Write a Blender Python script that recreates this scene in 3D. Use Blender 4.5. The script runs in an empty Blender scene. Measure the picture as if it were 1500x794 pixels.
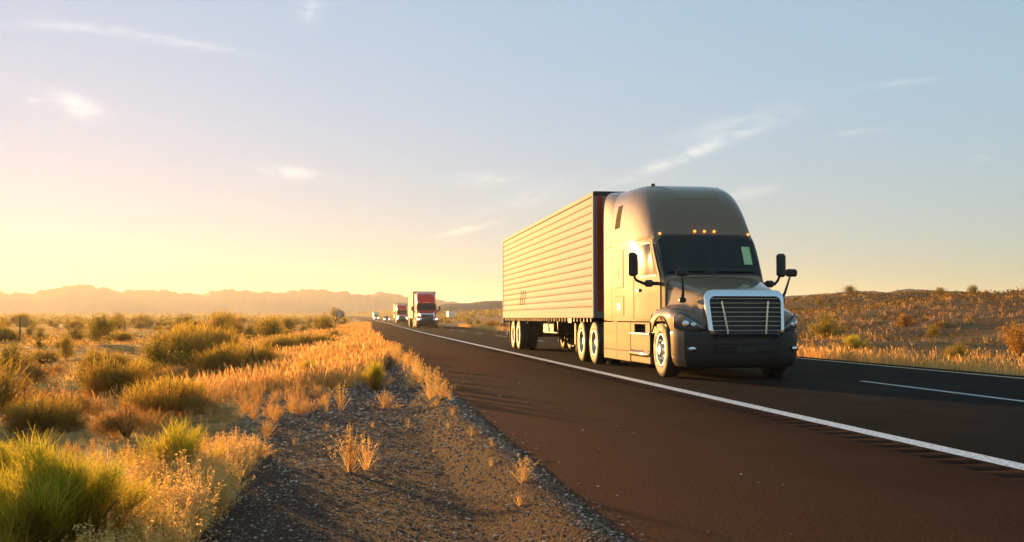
import bpy, math, random
import numpy as np

# ------------------------------------------------------------------ camera, sky, sun, exposure
scene = bpy.context.scene
col = scene.collection
R = math.radians

cam_d = bpy.data.cameras.new("camera")
cam_d.lens = 36.36
cam_d.sensor_width = 36.0
cam_d.clip_start = 0.05
cam_d.clip_end = 20000
cam = bpy.data.objects.new("camera", cam_d)
col.objects.link(cam)
cam.location = (0, 0, 1.12)
cam.rotation_euler = (R(90 + 2.6), 0, R(-8.52))
scene.camera = cam

SUN_AZ = R(-20.5)      # measured from +Y (the way the road runs) towards +X
SUN_EL = R(4.4)
world = bpy.data.worlds.new("World")
scene.world = world
world.use_nodes = True
W = world.node_tree
W.nodes.clear()
def wn(t, **k):
    n = W.nodes.new(t)
    for a, b in k.items(): setattr(n, a, b)
    return n
def wm(op, a, b=None, c=None):
    n = wn("ShaderNodeMath", operation=op)
    for i, v in enumerate((a, b, c)):
        if v is None: continue
        if isinstance(v, (int, float)): n.inputs[i].default_value = v
        else: W.links.new(v, n.inputs[i])
    return n.outputs[0]
sky = wn("ShaderNodeTexSky", sky_type='NISHITA')
sky.sun_disc = False
sky.sun_elevation = SUN_EL
sky.sun_rotation = SUN_AZ
sky.altitude = 300
sky.air_density = 1.5
sky.dust_density = 0.45
sky.ozone_density = 1.0
# film response: each channel of the whole sky is compressed alike in every direction
sp_s = wn("ShaderNodeSeparateColor"); W.links.new(sky.outputs[0], sp_s.inputs[0])
cb_s = wn("ShaderNodeCombineColor")
for ch, (k, g) in enumerate(((.75, .32), (1.22, .18), (1.52, .30))):
    W.links.new(wm('MULTIPLY', wm('POWER', sp_s.outputs[ch], g), k), cb_s.inputs[ch])
SKYC = cb_s.outputs[0]
tc = wn("ShaderNodeTexCoord")
sep = wn("ShaderNodeSeparateXYZ")
W.links.new(tc.outputs["Generated"], sep.inputs[0])
az = wm('ARCTAN2', sep.outputs[0], sep.outputs[1])
el = wm('ARCSINE', sep.outputs[2])
def cloud_noise(scale, sx, sy, detail=6, rough=0.6, rot=0.0):
    cb = wn("ShaderNodeCombineXYZ")
    W.links.new(az, cb.inputs[0]); W.links.new(el, cb.inputs[1])
    mp = wn("ShaderNodeMapping")
    mp.inputs["Scale"].default_value = (sx, sy, 1)
    mp.inputs["Rotation"].default_value = (0, 0, rot)
    W.links.new(cb.outputs[0], mp.inputs[0])
    nz = wn("ShaderNodeTexNoise")
    nz.inputs["Scale"].default_value = scale
    nz.inputs["Detail"].default_value = detail
    nz.inputs["Roughness"].default_value = rough
    nz.inputs["Distortion"].default_value = 0.6
    W.links.new(mp.outputs[0], nz.inputs["Vector"])
    return nz.outputs["Fac"]
def sstep(v, a, b):
    n = wn("ShaderNodeMapRange", interpolation_type='SMOOTHSTEP')
    n.inputs["From Min"].default_value = a; n.inputs["From Max"].default_value = b
    W.links.new(v, n.inputs["Value"])
    return n.outputs[0]
fine = cloud_noise(34, 1.0, 2.6)
streak = cloud_noise(16, 1.0, 4.0, rot=R(-18))
# single small clouds: azimuth, elevation, half length, half height (degrees), tilt, strength
CLOUDS = [(-14.5, 10.8, 1.1, .5, -14, 1.0), (-3.7, 7.9, 1.25, .3, -6, .95), (-10.3, 14.4, 3.6, .22, -5, .5),
          (-15.2, 14.6, 2.2, .2, 3, .35), (7.2, 7.6, 1.6, .33, 0, .6), (6.0, 4.9, 1.6, .17, 14, .7),
          (18.3, 8.9, 3.6, .28, 19, .85), (20.2, 10.3, 3.0, .55, 14, .35), (21.6, 6.8, 1.2, .25, 10, .4),
          (27.3, 9.7, 1.1, .16, 3, .45), (-2.6, 16.5, .55, .6, -40, .5), (33.1, 8.1, .4, .18, 0, .6),
          (29.3, 12.1, 1.6, .13, 3, .35), (9.5, 6.6, 3.0, .5, 16, .3), (-16.5, 10.8, .35, .2, 0, .5)]
acc = None
for a0, e0, la, le, tl, st in CLOUDS:
    da = wm('SUBTRACT', az, R(a0)); de = wm('SUBTRACT', el, R(e0))
    c, s = math.cos(R(tl)), math.sin(R(tl))
    u = wm('ADD', wm('MULTIPLY', da, c / R(la)), wm('MULTIPLY', de, s / R(la)))
    v = wm('ADD', wm('MULTIPLY', da, -s / R(le)), wm('MULTIPLY', de, c / R(le)))
    r2 = wm('ADD', wm('MULTIPLY', u, u), wm('MULTIPLY', v, v))
    g = wm('MULTIPLY', wm('EXPONENT', wm('MULTIPLY', r2, -0.9)), st)
    acc = g if acc is None else wm('ADD', acc, g)
body = wm('MULTIPLY', acc, wm('MULTIPLY_ADD', sstep(fine, .34, .62), .95, .28))
wisp = wm('MULTIPLY', sstep(streak, .60, .85), .14)
cl = wm('MINIMUM', wm('MULTIPLY', wm('ADD', body, wisp), .72), .8)
SKY_SHADE = wn("ShaderNodeMixRGB")
W.links.new(cl, SKY_SHADE.inputs[0])
W.links.new(SKYC, SKY_SHADE.inputs[1])
# cloud colour follows the sky behind it, lifted and warmed
lift = wn("ShaderNodeMixRGB", blend_type='ADD'); lift.inputs[0].default_value = 1
W.links.new(SKYC, lift.inputs[1]); lift.inputs[2].default_value = (1.1, .88, .56, 1)
W.links.new(lift.outputs[0], SKY_SHADE.inputs[2])
bg = wn("ShaderNodeBackground")
bg.inputs["Strength"].default_value = 0.15
W.links.new(SKY_SHADE.outputs[0], bg.inputs["Color"])
wo = wn("ShaderNodeOutputWorld")
W.links.new(bg.outputs[0], wo.inputs["Surface"])

sun_d = bpy.data.lights.new("sun", 'SUN')
sun_d.energy = 5.0
sun_d.angle = R(0.55)
sun_d.color = (1.0, 0.51, 0.14)
sun = bpy.data.objects.new("sun", sun_d)
col.objects.link(sun)
sun.location = (-300, 800, 70)
sun.rotation_euler = (R(90) - SUN_EL, 0, math.pi - SUN_AZ)   # light travels towards the camera

scene.view_settings.view_transform = 'Standard'
scene.view_settings.look = 'None'
scene.view_settings.gamma = 1.0
scene.view_settings.exposure = 1.35
scene.cycles.max_bounces = 6
scene.cycles.volume_bounces = 0
scene.cycles.transparent_max_bounces = 12

# ------------------------------------------------------------------ helpers
rng = np.random.default_rng(7)
random.seed(7)

def tag(o, label=None, cat=None, group=None, kind=None):
    if label: o["label"] = label
    if cat: o["category"] = cat
    if group: o["group"] = group
    if kind: o["kind"] = kind
    return o
def link(name, data, mat=None, parent=None):
    o = bpy.data.objects.new(name, data)
    col.objects.link(o)
    if mat is not None and data is not None and not data.materials: data.materials.append(mat)
    if parent is not None: o.parent = parent
    return o
def empty(name, loc=(0, 0, 0), rz=0.0, parent=None):
    o = bpy.data.objects.new(name, None)
    o.empty_display_size = 0.3
    col.objects.link(o)
    o.location = loc; o.rotation_euler = (0, 0, rz)
    if parent is not None: o.parent = parent
    return o
def copy_tree(o, parent=None):
    c = o.copy(); col.objects.link(c); c.parent = parent
    for ch in list(o.children): copy_tree(ch, c)
    return c

class MB:
    """collects plain geometry for one mesh"""
    def __init__(s): s.v = []; s.f = []
    def add(s, vs, fs):
        b = len(s.v); s.v += [tuple(map(float, p)) for p in vs]; s.f += [tuple(b + i for i in f) for f in fs]; return s
    def box(s, x0, x1, y0, y1, z0, z1, c=0.0):
        if x0 > x1: x0, x1 = x1, x0
        if y0 > y1: y0, y1 = y1, y0
        if z0 > z1: z0, z1 = z1, z0
        c = min(c, (x1-x0)*.45, (y1-y0)*.45, (z1-z0)*.45)
        if c <= 0:
            vs = [(x, y, z) for x in (x0, x1) for y in (y0, y1) for z in (z0, z1)]
            return s.add(vs, [(0,1,3,2),(4,6,7,5),(0,4,5,1),(2,3,7,6),(0,2,6,4),(1,5,7,3)])
        X, Y, Z = (x0, x1), (y0, y1), (z0, z1)
        vs = []; idx = {}
        for i in (0, 1):
            for j in (0, 1):
                for k in (0, 1):
                    p = (X[i], Y[j], Z[k]); d = (c*(1-2*i), c*(1-2*j), c*(1-2*k))
                    for a in range(3):
                        q = list(p)
                        for b in range(3):
                            if b != a: q[b] += d[b]
                        idx[i, j, k, a] = len(vs); vs.append(q)
        fs = []
        def I(b, a): return idx[b[0], b[1], b[2], a]
        for a in range(3):
            u, w = (a+1) % 3, (a+2) % 3
            for side in (0, 1):
                q = []
                for (p, r) in ((0,0),(1,0),(1,1),(0,1)):
                    b = [0,0,0]; b[a] = side; b[u] = p; b[w] = r
                    q.append(I(b, a))
                fs.append(q if side else q[::-1])
            for p in (0, 1):
                for r in (0, 1):
                    b0 = [0,0,0]; b0[u] = p; b0[w] = r; b1 = list(b0); b1[a] = 1
                    q = [I(b0, u), I(b1, u), I(b1, w), I(b0, w)]
                    fs.append(q if (p ^ r) else q[::-1])
        for i in (0,1):
            for j in (0,1):
                for k in (0,1):
                    q = [idx[i,j,k,0], idx[i,j,k,1], idx[i,j,k,2]]
                    fs.append(q if (i+j+k) % 2 else q[::-1])
        return s.add(vs, fs)
    def tube(s, pts, r, n=8, cap=True):
        pts = [np.array(p, float) for p in pts]
        rs = r if hasattr(r, '__len__') else [r]*len(pts)
        rings = []
        for i, p in enumerate(pts):
            d = pts[min(i+1, len(pts)-1)] - pts[max(i-1, 0)]
            d = d/(np.linalg.norm(d)+1e-9)
            a = np.cross(d, (0,0,1.0) if abs(d[2]) < .9 else (1.0,0,0)); a /= np.linalg.norm(a)
            b = np.cross(d, a)
            rings.append([p + rs[i]*(math.cos(t)*a + math.sin(t)*b) for t in np.linspace(0, 2*math.pi, n, endpoint=False)])
        vs = [q for rr in rings for q in rr]; fs = []
        for i in range(len(pts)-1):
            for k in range(n):
                fs.append((i*n+k, (i+1)*n+k, (i+1)*n+(k+1)%n, i*n+(k+1)%n))
        if cap:
            fs.append(tuple(range(n))); fs.append(tuple((len(pts)-1)*n + k for k in range(n))[::-1])
        return s.add(vs, fs)
    def lathe(s, prof, n=40, axis='x', c=(0,0,0)):
        """prof: list of (along, radius), turned about an axis through c"""
        vs = []
        for a, r in prof:
            for t in np.linspace(0, 2*math.pi, n, endpoint=False):
                p = (a, r*math.cos(t), r*math.sin(t)) if axis == 'x' else ((r*math.cos(t), a, r*math.sin(t)) if axis == 'y' else (r*math.cos(t), r*math.sin(t), a))
                vs.append((p[0]+c[0], p[1]+c[1], p[2]+c[2]))
        fs = []
        for i in range(len(prof)-1):
            for k in range(n):
                fs.append((i*n+k, i*n+(k+1)%n, (i+1)*n+(k+1)%n, (i+1)*n+k))
        return s.add(vs, fs)
    def grid(s, P, closed_u=False):
        """P: array (nu, nv, 3)"""
        nu, nv = P.shape[:2]
        fs = []
        for i in range(nu - (0 if closed_u else 1)):
            for k in range(nv-1):
                j = (i+1) % nu
                fs.append((i*nv+k, j*nv+k, j*nv+k+1, i*nv+k+1))
        return s.add(P.reshape(-1, 3), fs)
    def slab(s, P, t):
        """grid patch P with its rim closed towards an offset copy (thickness vector(s) t)"""
        P = np.asarray(P, float); t = np.asarray(t, float)
        nu, nv = P.shape[:2]
        s.grid(P)
        Q = P + t
        s.grid(Q[::-1])
        rim = [P[0, k] for k in range(nv)] + [P[i, -1] for i in range(1, nu)] + [P[-1, k] for k in range(nv-2, -1, -1)] + [P[i, 0] for i in range(nu-2, 0, -1)]
        rimq = [Q[0, k] for k in range(nv)] + [Q[i, -1] for i in range(1, nu)] + [Q[-1, k] for k in range(nv-2, -1, -1)] + [Q[i, 0] for i in range(nu-2, 0, -1)]
        n = len(rim)
        return s.add(rim + rimq, [(i, n+i, n+(i+1) % n, (i+1) % n) for i in range(n)])
    def mesh(s, name, smooth=35):
        me = bpy.data.meshes.new(name)
        me.from_pydata(s.v, [], s.f)
        me.update()
        import bmesh
        bm = bmesh.new(); bm.from_mesh(me)
        bmesh.ops.recalc_face_normals(bm, faces=bm.faces)
        bm.to_mesh(me); bm.free()
        if smooth:
            me.polygons.foreach_set("use_smooth", [True]*len(me.polygons))
            me.set_sharp_from_angle(angle=R(smooth))
        return me
    def build(s, name, mat, parent=None, smooth=35):
        return link(name, s.mesh(name, smooth), mat, parent)

def raw_mesh(name, V, quads, smooth=False):
    """fast mesh from numpy arrays; quads (n,4) or tris (n,3)"""
    me = bpy.data.meshes.new(name)
    V = np.asarray(V, np.float32); F = np.asarray(quads, np.int32)
    k = F.shape[1]; n = len(F)
    me.vertices.add(len(V)); me.vertices.foreach_set("co", V.ravel())
    me.loops.add(n*k); me.loops.foreach_set("vertex_index", F.ravel())
    me.polygons.add(n)
    me.polygons.foreach_set("loop_start", np.arange(0, n*k, k, dtype=np.int32))
    me.polygons.foreach_set("loop_total", np.full(n, k, np.int32))
    if smooth: me.polygons.foreach_set("use_smooth", np.ones(n, bool))
    me.update(calc_edges=True)
    return me

def smooth01(t): 
    t = np.clip(t, 0, 1); return t*t*(3-2*t)
class Noise2:
    def __init__(s, seed, n=10, lo=.3, hi=3.0):
        r = np.random.default_rng(seed)
        k = np.exp(r.uniform(math.log(lo), math.log(hi), n)); a = r.uniform(0, 2*math.pi, n)
        s.kx, s.ky, s.p, s.w = k*np.cos(a), k*np.sin(a), r.uniform(0, 7, n), (k/lo)**-.55
        s.w /= s.w.sum()*.5
    def __call__(s, x, y):
        x = np.asarray(x, float); y = np.asarray(y, float)
        o = 0
        for kx, ky, p, w in zip(s.kx, s.ky, s.p, s.w):
            o = o + w*np.sin(kx*x + ky*y + p + 1.3*np.sin(.37*ky*x - .41*kx*y + 2*p))
        return o

# ------------------------------------------------------------------ materials
M = {}
def mat(name):
    m = bpy.data.materials.new(name); m.use_nodes = True
    M[name] = m
    t = m.node_tree
    return m, t, t.nodes["Principled BSDF"]
def plain(name, c, rough=.5, metal=0.0, coat=0.0, spec=.5, var=.0, vscale=6.0, bump=0.0, bscale=60.0, emit=None, dirt=None):
    m, t, b = mat(name)
    b.inputs["Base Color"].default_value = (*c, 1)
    b.inputs["Roughness"].default_value = rough
    b.inputs["Metallic"].default_value = metal
    b.inputs["Coat Weight"].default_value = coat
    b.inputs["Coat Roughness"].default_value = .06
    b.inputs["Specular IOR Level"].default_value = spec
    if emit:
        b.inputs["Emission Color"].default_value = (*emit[0], 1)
        b.inputs["Emission Strength"].default_value = emit[1]
    co = t.nodes.new("ShaderNodeTexCoord")
    if var > 0:
        nz = t.nodes.new("ShaderNodeTexNoise"); nz.inputs["Scale"].default_value = vscale; nz.inputs["Detail"].default_value = 5
        t.links.new(co.outputs["Object"], nz.inputs["Vector"])
        mx = t.nodes.new("ShaderNodeMixRGB"); 
        mx.inputs[1].default_value = (*[max(0, x*(1-var)) for x in c], 1); mx.inputs[2].default_value = (*[x*(1+var) for x in c], 1)
        t.links.new(nz.outputs["Fac"], mx.inputs[0])
        last = mx.outputs[0]
        t.links.new(last, b.inputs["Base Color"])
        rr = t.nodes.new("ShaderNodeMapRange"); rr.inputs["To Min"].default_value = max(.02, rough*(1-1.2*var)); rr.inputs["To Max"].default_value = min(1, rough*(1+1.2*var))
        t.links.new(nz.outputs["Fac"], rr.inputs["Value"]); t.links.new(rr.outputs[0], b.inputs["Roughness"])
    if bump > 0:
        n2 = t.nodes.new("ShaderNodeTexNoise"); n2.inputs["Scale"].default_value = bscale; n2.inputs["Detail"].default_value = 4
        t.links.new(co.outputs["Object"], n2.inputs["Vector"])
        bp = t.nodes.new("ShaderNodeBump"); bp.inputs["Strength"].default_value = bump; bp.inputs["Distance"].default_value = .02
        t.links.new(n2.outputs["Fac"], bp.inputs["Height"]); t.links.new(bp.outputs[0], b.inputs["Normal"])
    return m
def ramp(t, fac, stops):
    r = t.nodes.new("ShaderNodeValToRGB")
    e = r.color_ramp.elements
    while len(e) < len(stops): e.new(.5)
    for i, (p, c) in enumerate(stops):
        e[i].position = p; e[i].color = (*c, 1)
    t.links.new(fac, r.inputs[0])
    return r.outputs[0]
def foliage(name, stops, trans=.45, rough=.7, woody=None):
    """thin leaves and stalks: each island its own tint, light passes through"""
    m, t, b = mat(name)
    g = t.nodes.new("ShaderNodeNewGeometry")
    oi = t.nodes.new("ShaderNodeObjectInfo")
    c = ramp(t, g.outputs["Random Per Island"], stops)
    hv = t.nodes.new("ShaderNodeHueSaturation")
    mr = t.nodes.new("ShaderNodeMapRange"); mr.inputs["To Min"].default_value = .82; mr.inputs["To Max"].default_value = 1.2
    t.links.new(oi.outputs["Random"], mr.inputs["Value"]); t.links.new(mr.outputs[0], hv.inputs["Value"])
    if woody:      # old woody growth near the ground, fresh growth above
        co = t.nodes.new("ShaderNodeTexCoord"); sx = t.nodes.new("ShaderNodeSeparateXYZ"); t.links.new(co.outputs["Object"], sx.inputs[0])
        m2 = t.nodes.new("ShaderNodeMapRange"); m2.inputs["From Min"].default_value = .12; m2.inputs["From Max"].default_value = .68
        t.links.new(sx.outputs[2], m2.inputs["Value"])
        mw = t.nodes.new("ShaderNodeMixRGB"); mw.inputs[1].default_value = (*woody, 1); t.links.new(m2.outputs[0], mw.inputs[0]); t.links.new(c, mw.inputs[2])
        c = mw.outputs[0]
    t.links.new(c, hv.inputs["Color"])
    b.inputs["Roughness"].default_value = rough
    b.inputs["Specular IOR Level"].default_value = .25
    t.links.new(hv.outputs[0], b.inputs["Base Color"])
    tr = t.nodes.new("ShaderNodeBsdfTranslucent"); t.links.new(hv.outputs[0], tr.inputs["Color"])
    mx = t.nodes.new("ShaderNodeMixShader"); mx.inputs[0].default_value = trans
    t.links.new(b.outputs[0], mx.inputs[1]); t.links.new(tr.outputs[0], mx.inputs[2])
    t.links.new(mx.outputs[0], t.nodes["Material Output"].inputs["Surface"])
    return m

# ------------------------------------------------------------------ terrain, road, haze
def curve(Y):     # the road bends gently far ahead
    return np.interp(Y, [-50, 80, 124, 196, 230, 340, 416, 600, 1000, 3000], [0, 0, .4, 1.4, 1.9, 2.4, 2.2, -1, -14, -120])
def far_rise(r):
    t = np.maximum(0, np.asarray(r, float) - 320)
    return .0062*t*t/(t + 160)*np.minimum(1, 1700/np.maximum(np.asarray(r, float), 1))
n_big = Noise2(1, 12, .04, .25)
n_mid = Noise2(2, 14, .25, 1.3)
n_sml = Noise2(3, 14, 1.6, 7)
n_ridge = Noise2(4, 12, .03, .16)
def hz(x, y):
    x = np.asarray(x, float); y = np.asarray(y, float)
    r = np.hypot(x, y)
    u = x - curve(y)
    base = far_rise(r)
    left = np.interp(u, [-60, -14, -8, -4, -1.2, .45, .80, 1.13, 1.22, 1.36, 1.6, 2.2], [-.75, -.72, -.62, -.42, -.24, -.22, -.20, .012, .026, -.004, -.05, -.16])
    rough = smooth01((-u - .8)/5)*(n_mid(x, y)*.09 + n_big(x, y)*.2) + .012*n_sml(x, y)*smooth01((1.1 - u)/.5)
    rough = rough*np.clip(1 + (r-60)/220, 1, 3.0)
    edge = .02*n_sml(x*1.3, y*1.1)*np.exp(-((u-1.0)/.2)**2)
    right = np.interp(u, [11.5, 12.6, 12.9, 14.5, 24], [-.16, -.16, -.03, -.22, -.32])
    bank = smooth01((u - 25)/36)*(3.4 + .8*n_ridge(x, y) + .55*n_big(x*.6, y*.6))
    bank = bank*smooth01((y + 10)/60) + smooth01((u-17)/12)*(n_mid(x, y)*.24 + .42*n_big(x, y))
    z = np.where(u < 6, left + rough + edge, right + bank)
    return z + base
def roadz(Y): return far_rise(np.asarray(Y, float))

def lines(a, b, fine, lim, grow=1.07):
    o = [0.0]; s = fine
    while o[-1] < lim:
        if o[-1] > b: s *= grow
        o.append(o[-1] + s)
    return np.array(o)
# ground material: gravel at the roadside, straw-coloured sand, reddish dirt across the road
def ground_material():
    m, t, b = mat("ground")
    N = t.nodes; L = t.links
    at = N.new("ShaderNodeAttribute"); at.attribute_name = "zone"
    sp = N.new("ShaderNodeSeparateColor"); L.new(at.outputs["Color"], sp.inputs[0])
    co = N.new("ShaderNodeTexCoord")
    def noise(sc, det=6, ro=.6):
        n = N.new("ShaderNodeTexNoise"); n.inputs["Scale"].default_value = sc; n.inputs["Detail"].default_value = det; n.inputs["Roughness"].default_value = ro
        L.new(co.outputs["Object"], n.inputs["Vector"]); return n.outputs["Fac"]
    def vor(sc):
        n = N.new("ShaderNodeTexVoronoi"); n.inputs["Scale"].default_value = sc
        L.new(co.outputs["Object"], n.inputs["Vector"]); return n
    v1 = vor(55); v2 = vor(150)
    grav = ramp(t, noise(38, 8, .85), [(.4, (.018, .008, .0055)), (.5, (.078, .038, .025)), (.58, (.17, .09, .06)), (.68, (.42, .28, .2))])
    gv = N.new("ShaderNodeMixRGB"); gv.blend_type = 'MULTIPLY'; gv.inputs[0].default_value = .7
    L.new(grav, gv.inputs[1]); L.new(ramp(t, v1.outputs["Color"], [(0, (.55, .5, .48)), (1, (1.35, 1.3, 1.28))]), gv.inputs[2])
    sand = ramp(t, noise(1.1, 9, .65), [(.3, (.22, .11, .03)), (.5, (.38, .205, .06)), (.7, (.58, .36, .13))])
    red = ramp(t, noise(.5, 9, .6), [(.3, (.12, .06, .03)), (.55, (.2, .105, .05)), (.75, (.3, .18, .085))])
    m1 = N.new("ShaderNodeMixRGB"); m2 = N.new("ShaderNodeMixRGB")
    brk = N.new("ShaderNodeMath"); brk.operation = 'MULTIPLY_ADD'; brk.inputs[1].default_value = .7; 
    L.new(noise(6), brk.inputs[0]); 
    sm = N.new("ShaderNodeMath"); sm.operation = 'SUBTRACT'; L.new(sp.outputs[0], sm.inputs[0]); sm.inputs[1].default_value = .35
    L.new(sm.outputs[0], brk.inputs[2])
    cl2 = N.new("ShaderNodeMapRange"); cl2.inputs["From Min"].default_value = .25; cl2.inputs["From Max"].default_value = .55
    L.new(brk.outputs[0], cl2.inputs["Value"])
    L.new(sp.outputs[1], m1.inputs[0]); L.new(sand, m1.inputs[1]); L.new(red, m1.inputs[2])
    L.new(cl2.outputs[0], m2.inputs[0]); L.new(m1.outputs[0], m2.inputs[1]); L.new(gv.outputs[0], m2.inputs[2])
    L.new(m2.outputs[0], b.inputs["Base Color"])
    b.inputs["Roughness"].default_value = .95
    b.inputs["Specular IOR Level"].default_value = .15
    b1 = N.new("ShaderNodeBump"); b1.inputs["Strength"].default_value = 1.0; b1.inputs["Distance"].default_value = .03
    L.new(v1.outputs["Distance"], b1.inputs["Height"])
    b2 = N.new("ShaderNodeBump"); b2.inputs["Strength"].default_value = .7; b2.inputs["Distance"].default_value = .03
    L.new(noise(14, 8, .7), b2.inputs["Height"]); L.new(b1.outputs[0], b2.inputs["Normal"])
    L.new(b2.outputs[0], b.inputs["Normal"])
    return m
ground_mat = ground_material()

xs_r = lines(0, 32, .36, 5300, 1.08); xs = np.unique(np.concatenate([-xs_r[:0:-1], xs_r, np.arange(-1.5, 1.5, .075)]))
ys_f = np.unique(np.concatenate([np.arange(0, 4, .5), np.arange(4, 16, .18), 16 + lines(0, 30, .36, 5400, 1.065)])); ys = np.concatenate([-lines(0, 20, 1.5, 300, 1.25)[:0:-1], ys_f])
xs = np.unique(np.clip(xs, -5200, 5200)); ys = np.unique(np.clip(ys, -270, 5250))
GX, GY = np.meshgrid(xs, ys, indexing='ij')
U = GX - curve(GY)
GZ = hz(GX, GY)
V = np.stack([GX, GY, GZ], -1).reshape(-1, 3)
nx, ny = GX.shape
ii, jj = np.meshgrid(np.arange(nx-1), np.arange(ny-1), indexing='ij')
q = np.stack([ii*ny+jj, (ii+1)*ny+jj, (ii+1)*ny+jj+1, ii*ny+jj+1], -1).reshape(-1, 4)
me = raw_mesh("ground", V, q, True)
zg = smooth01((U + 1.3 + .3*n_mid(GX, GY))/.7)*smooth01((2.4 - U)/.3) + smooth01((U-12.4)/.2)*smooth01((13.6-U)/.5)
zr = smooth01((U-13)/3)*(.55 + .45*smooth01((n_big(GX*1.2, GY*1.2) + .2)/.6))
ca = me.color_attributes.new("zone", 'FLOAT_COLOR', 'POINT')
ca.data.foreach_set("color", np.stack([zg, zr, zg*0, zg*0+1], -1).astype(np.float32).ravel())
ground = tag(link("ground", me, ground_mat), kind="structure")
tag(ground, "dry desert ground with dark roadside gravel and sand", "ground")

def asphalt(name, dark, light, tint, spec=.2, dusty=None):
    m, t, b = mat(name)
    N = t.nodes; L = t.links
    co = N.new("ShaderNodeTexCoord")
    mp = N.new("ShaderNodeMapping"); mp.inputs["Scale"].default_value = (1.1, .045, 1); L.new(co.outputs["Object"], mp.inputs[0])
    n1 = N.new("ShaderNodeTexNoise"); n1.inputs["Scale"].default_value = 1.6; n1.inputs["Detail"].default_value = 6; L.new(mp.outputs[0], n1.inputs["Vector"])
    n2 = N.new("ShaderNodeTexNoise"); n2.inputs["Scale"].default_value = 48; n2.inputs["Detail"].default_value = 8; n2.inputs["Roughness"].default_value = .9; L.new(co.outputs["Object"], n2.inputs["Vector"])
    n3 = N.new("ShaderNodeTexNoise"); n3.inputs["Scale"].default_value = .8; n3.inputs["Detail"].default_value = 8; L.new(co.outputs["Object"], n3.inputs["Vector"])
    c1 = ramp(t, n1.outputs["Fac"], [(.3, dark), (.7, light)])
    c3 = N.new("ShaderNodeMixRGB"); L.new(ramp(t, n3.outputs["Fac"], [(.42, (0,0,0)), (.72, (.75,.75,.75))]), c3.inputs[0]); L.new(c1, c3.inputs[1]); c3.inputs[2].default_value = (*tint, 1)
    if dusty:      # red dust blown in from the verge lies thickest on the outer half
        sx = N.new("ShaderNodeSeparateXYZ"); L.new(co.outputs["Object"], sx.inputs[0])
        mr = N.new("ShaderNodeMapRange"); mr.inputs["From Min"].default_value = 4.6; mr.inputs["From Max"].default_value = 1.4; mr.inputs["To Max"].default_value = .85
        ad = N.new("ShaderNodeMath"); ad.operation = 'MULTIPLY_ADD'; ad.inputs[1].default_value = 1.6; L.new(n3.outputs["Fac"], ad.inputs[0])
        sb = N.new("ShaderNodeMath"); sb.operation = 'SUBTRACT'; sb.inputs[1].default_value = .8; L.new(sx.outputs[0], sb.inputs[0]); L.new(sb.outputs[0], ad.inputs[2])
        L.new(ad.outputs[0], mr.inputs["Value"])
        dm = N.new("ShaderNodeMixRGB"); L.new(mr.outputs[0], dm.inputs[0]); L.new(c3.outputs[0], dm.inputs[1]); dm.inputs[2].default_value = (*dusty, 1)
        c3 = dm
    c2 = N.new("ShaderNodeMixRGB"); c2.blend_type = 'MULTIPLY'; c2.inputs[0].default_value = .8
    L.new(c3.outputs[0], c2.inputs[1]); L.new(ramp(t, n2.outputs["Fac"], [(.38, (.3,.28,.27)), (.5, (.9,.9,.9)), (.62, (2.0,1.85,1.75))]), c2.inputs[2])
    L.new(c2.outputs[0], b.inputs["Base Color"])
    b.inputs["Roughness"].default_value = .88
    b.inputs["Specular IOR Level"].default_value = spec
    bp = N.new("ShaderNodeBump"); bp.inputs["Strength"].default_value = .8; bp.inputs["Distance"].default_value = .02
    L.new(n2.outputs["Fac"], bp.inputs["Height"]); L.new(bp.outputs[0], b.inputs["Normal"])
    return m
asph_sh = asphalt("shoulder_asphalt", (.030, .0155, .011), (.052, .026, .018), (.085, .041, .027), .010, (.15, .062, .036))
asph_ln = asphalt("lane_asphalt", (.010, .009, .0095), (.017, .0152, .016), (.024, .021, .02), .02)

road_y = np.unique(np.concatenate([np.arange(-20, 60, .5), np.arange(60, 320, 2.0), np.arange(320, 1000, 8.0)]))
def sheet(name, us, mat_, dz=0.0, y=road_y, parent=None, jit=None, zoff=None):
    Y, Uu = np.meshgrid(y, np.asarray(us, float), indexing='ij')
    if jit is not None: Uu = Uu + jit(Y, Uu)
    X = Uu + curve(Y); Z = roadz(Y) + dz
    if zoff is not None: Z = Z + zoff(Uu)
    n, k = X.shape
    i, j = np.meshgrid(np.arange(n-1), np.arange(k-1), indexing='ij')
    F = np.stack([i*k+j, i*k+j+1, (i+1)*k+j+1, (i+1)*k+j], -1).reshape(-1, 4)
    return link(name, raw_mesh(name, np.stack([X, Y, Z], -1).reshape(-1, 3), F, True), mat_, parent)
fine_y = np.unique(np.concatenate([np.arange(-20, 40, .12), np.arange(40, 320, 1.0), np.arange(320, 1000, 8.0)]))
def edge_jit(Y, Uu):
    return np.where(Uu < 1.4, .05*n_sml(Y*.9, Y*0+3) + .035*n_sml(Y*2.7, Y*0+1) + .05*n_mid(Y*1.2, Y*0), 0)
shoulder = tag(sheet("road_shoulder", [1.18, 1.28, 1.6, 2.4, 3.4, 4.5], asph_sh, y=fine_y, jit=edge_jit, zoff=lambda u: np.interp(u, [1.0, 1.3, 1.7, 5], [-.03, -.004, 0, 0])), kind="structure")
tag(shoulder, "wide brown asphalt shoulder beside the white edge line", "road shoulder")
road = tag(sheet("road", [4.82, 6, 8, 10, 12.2, 12.75], asph_ln), kind="structure")
tag(road, "two dark asphalt lanes of the desert highway", "road")
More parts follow.
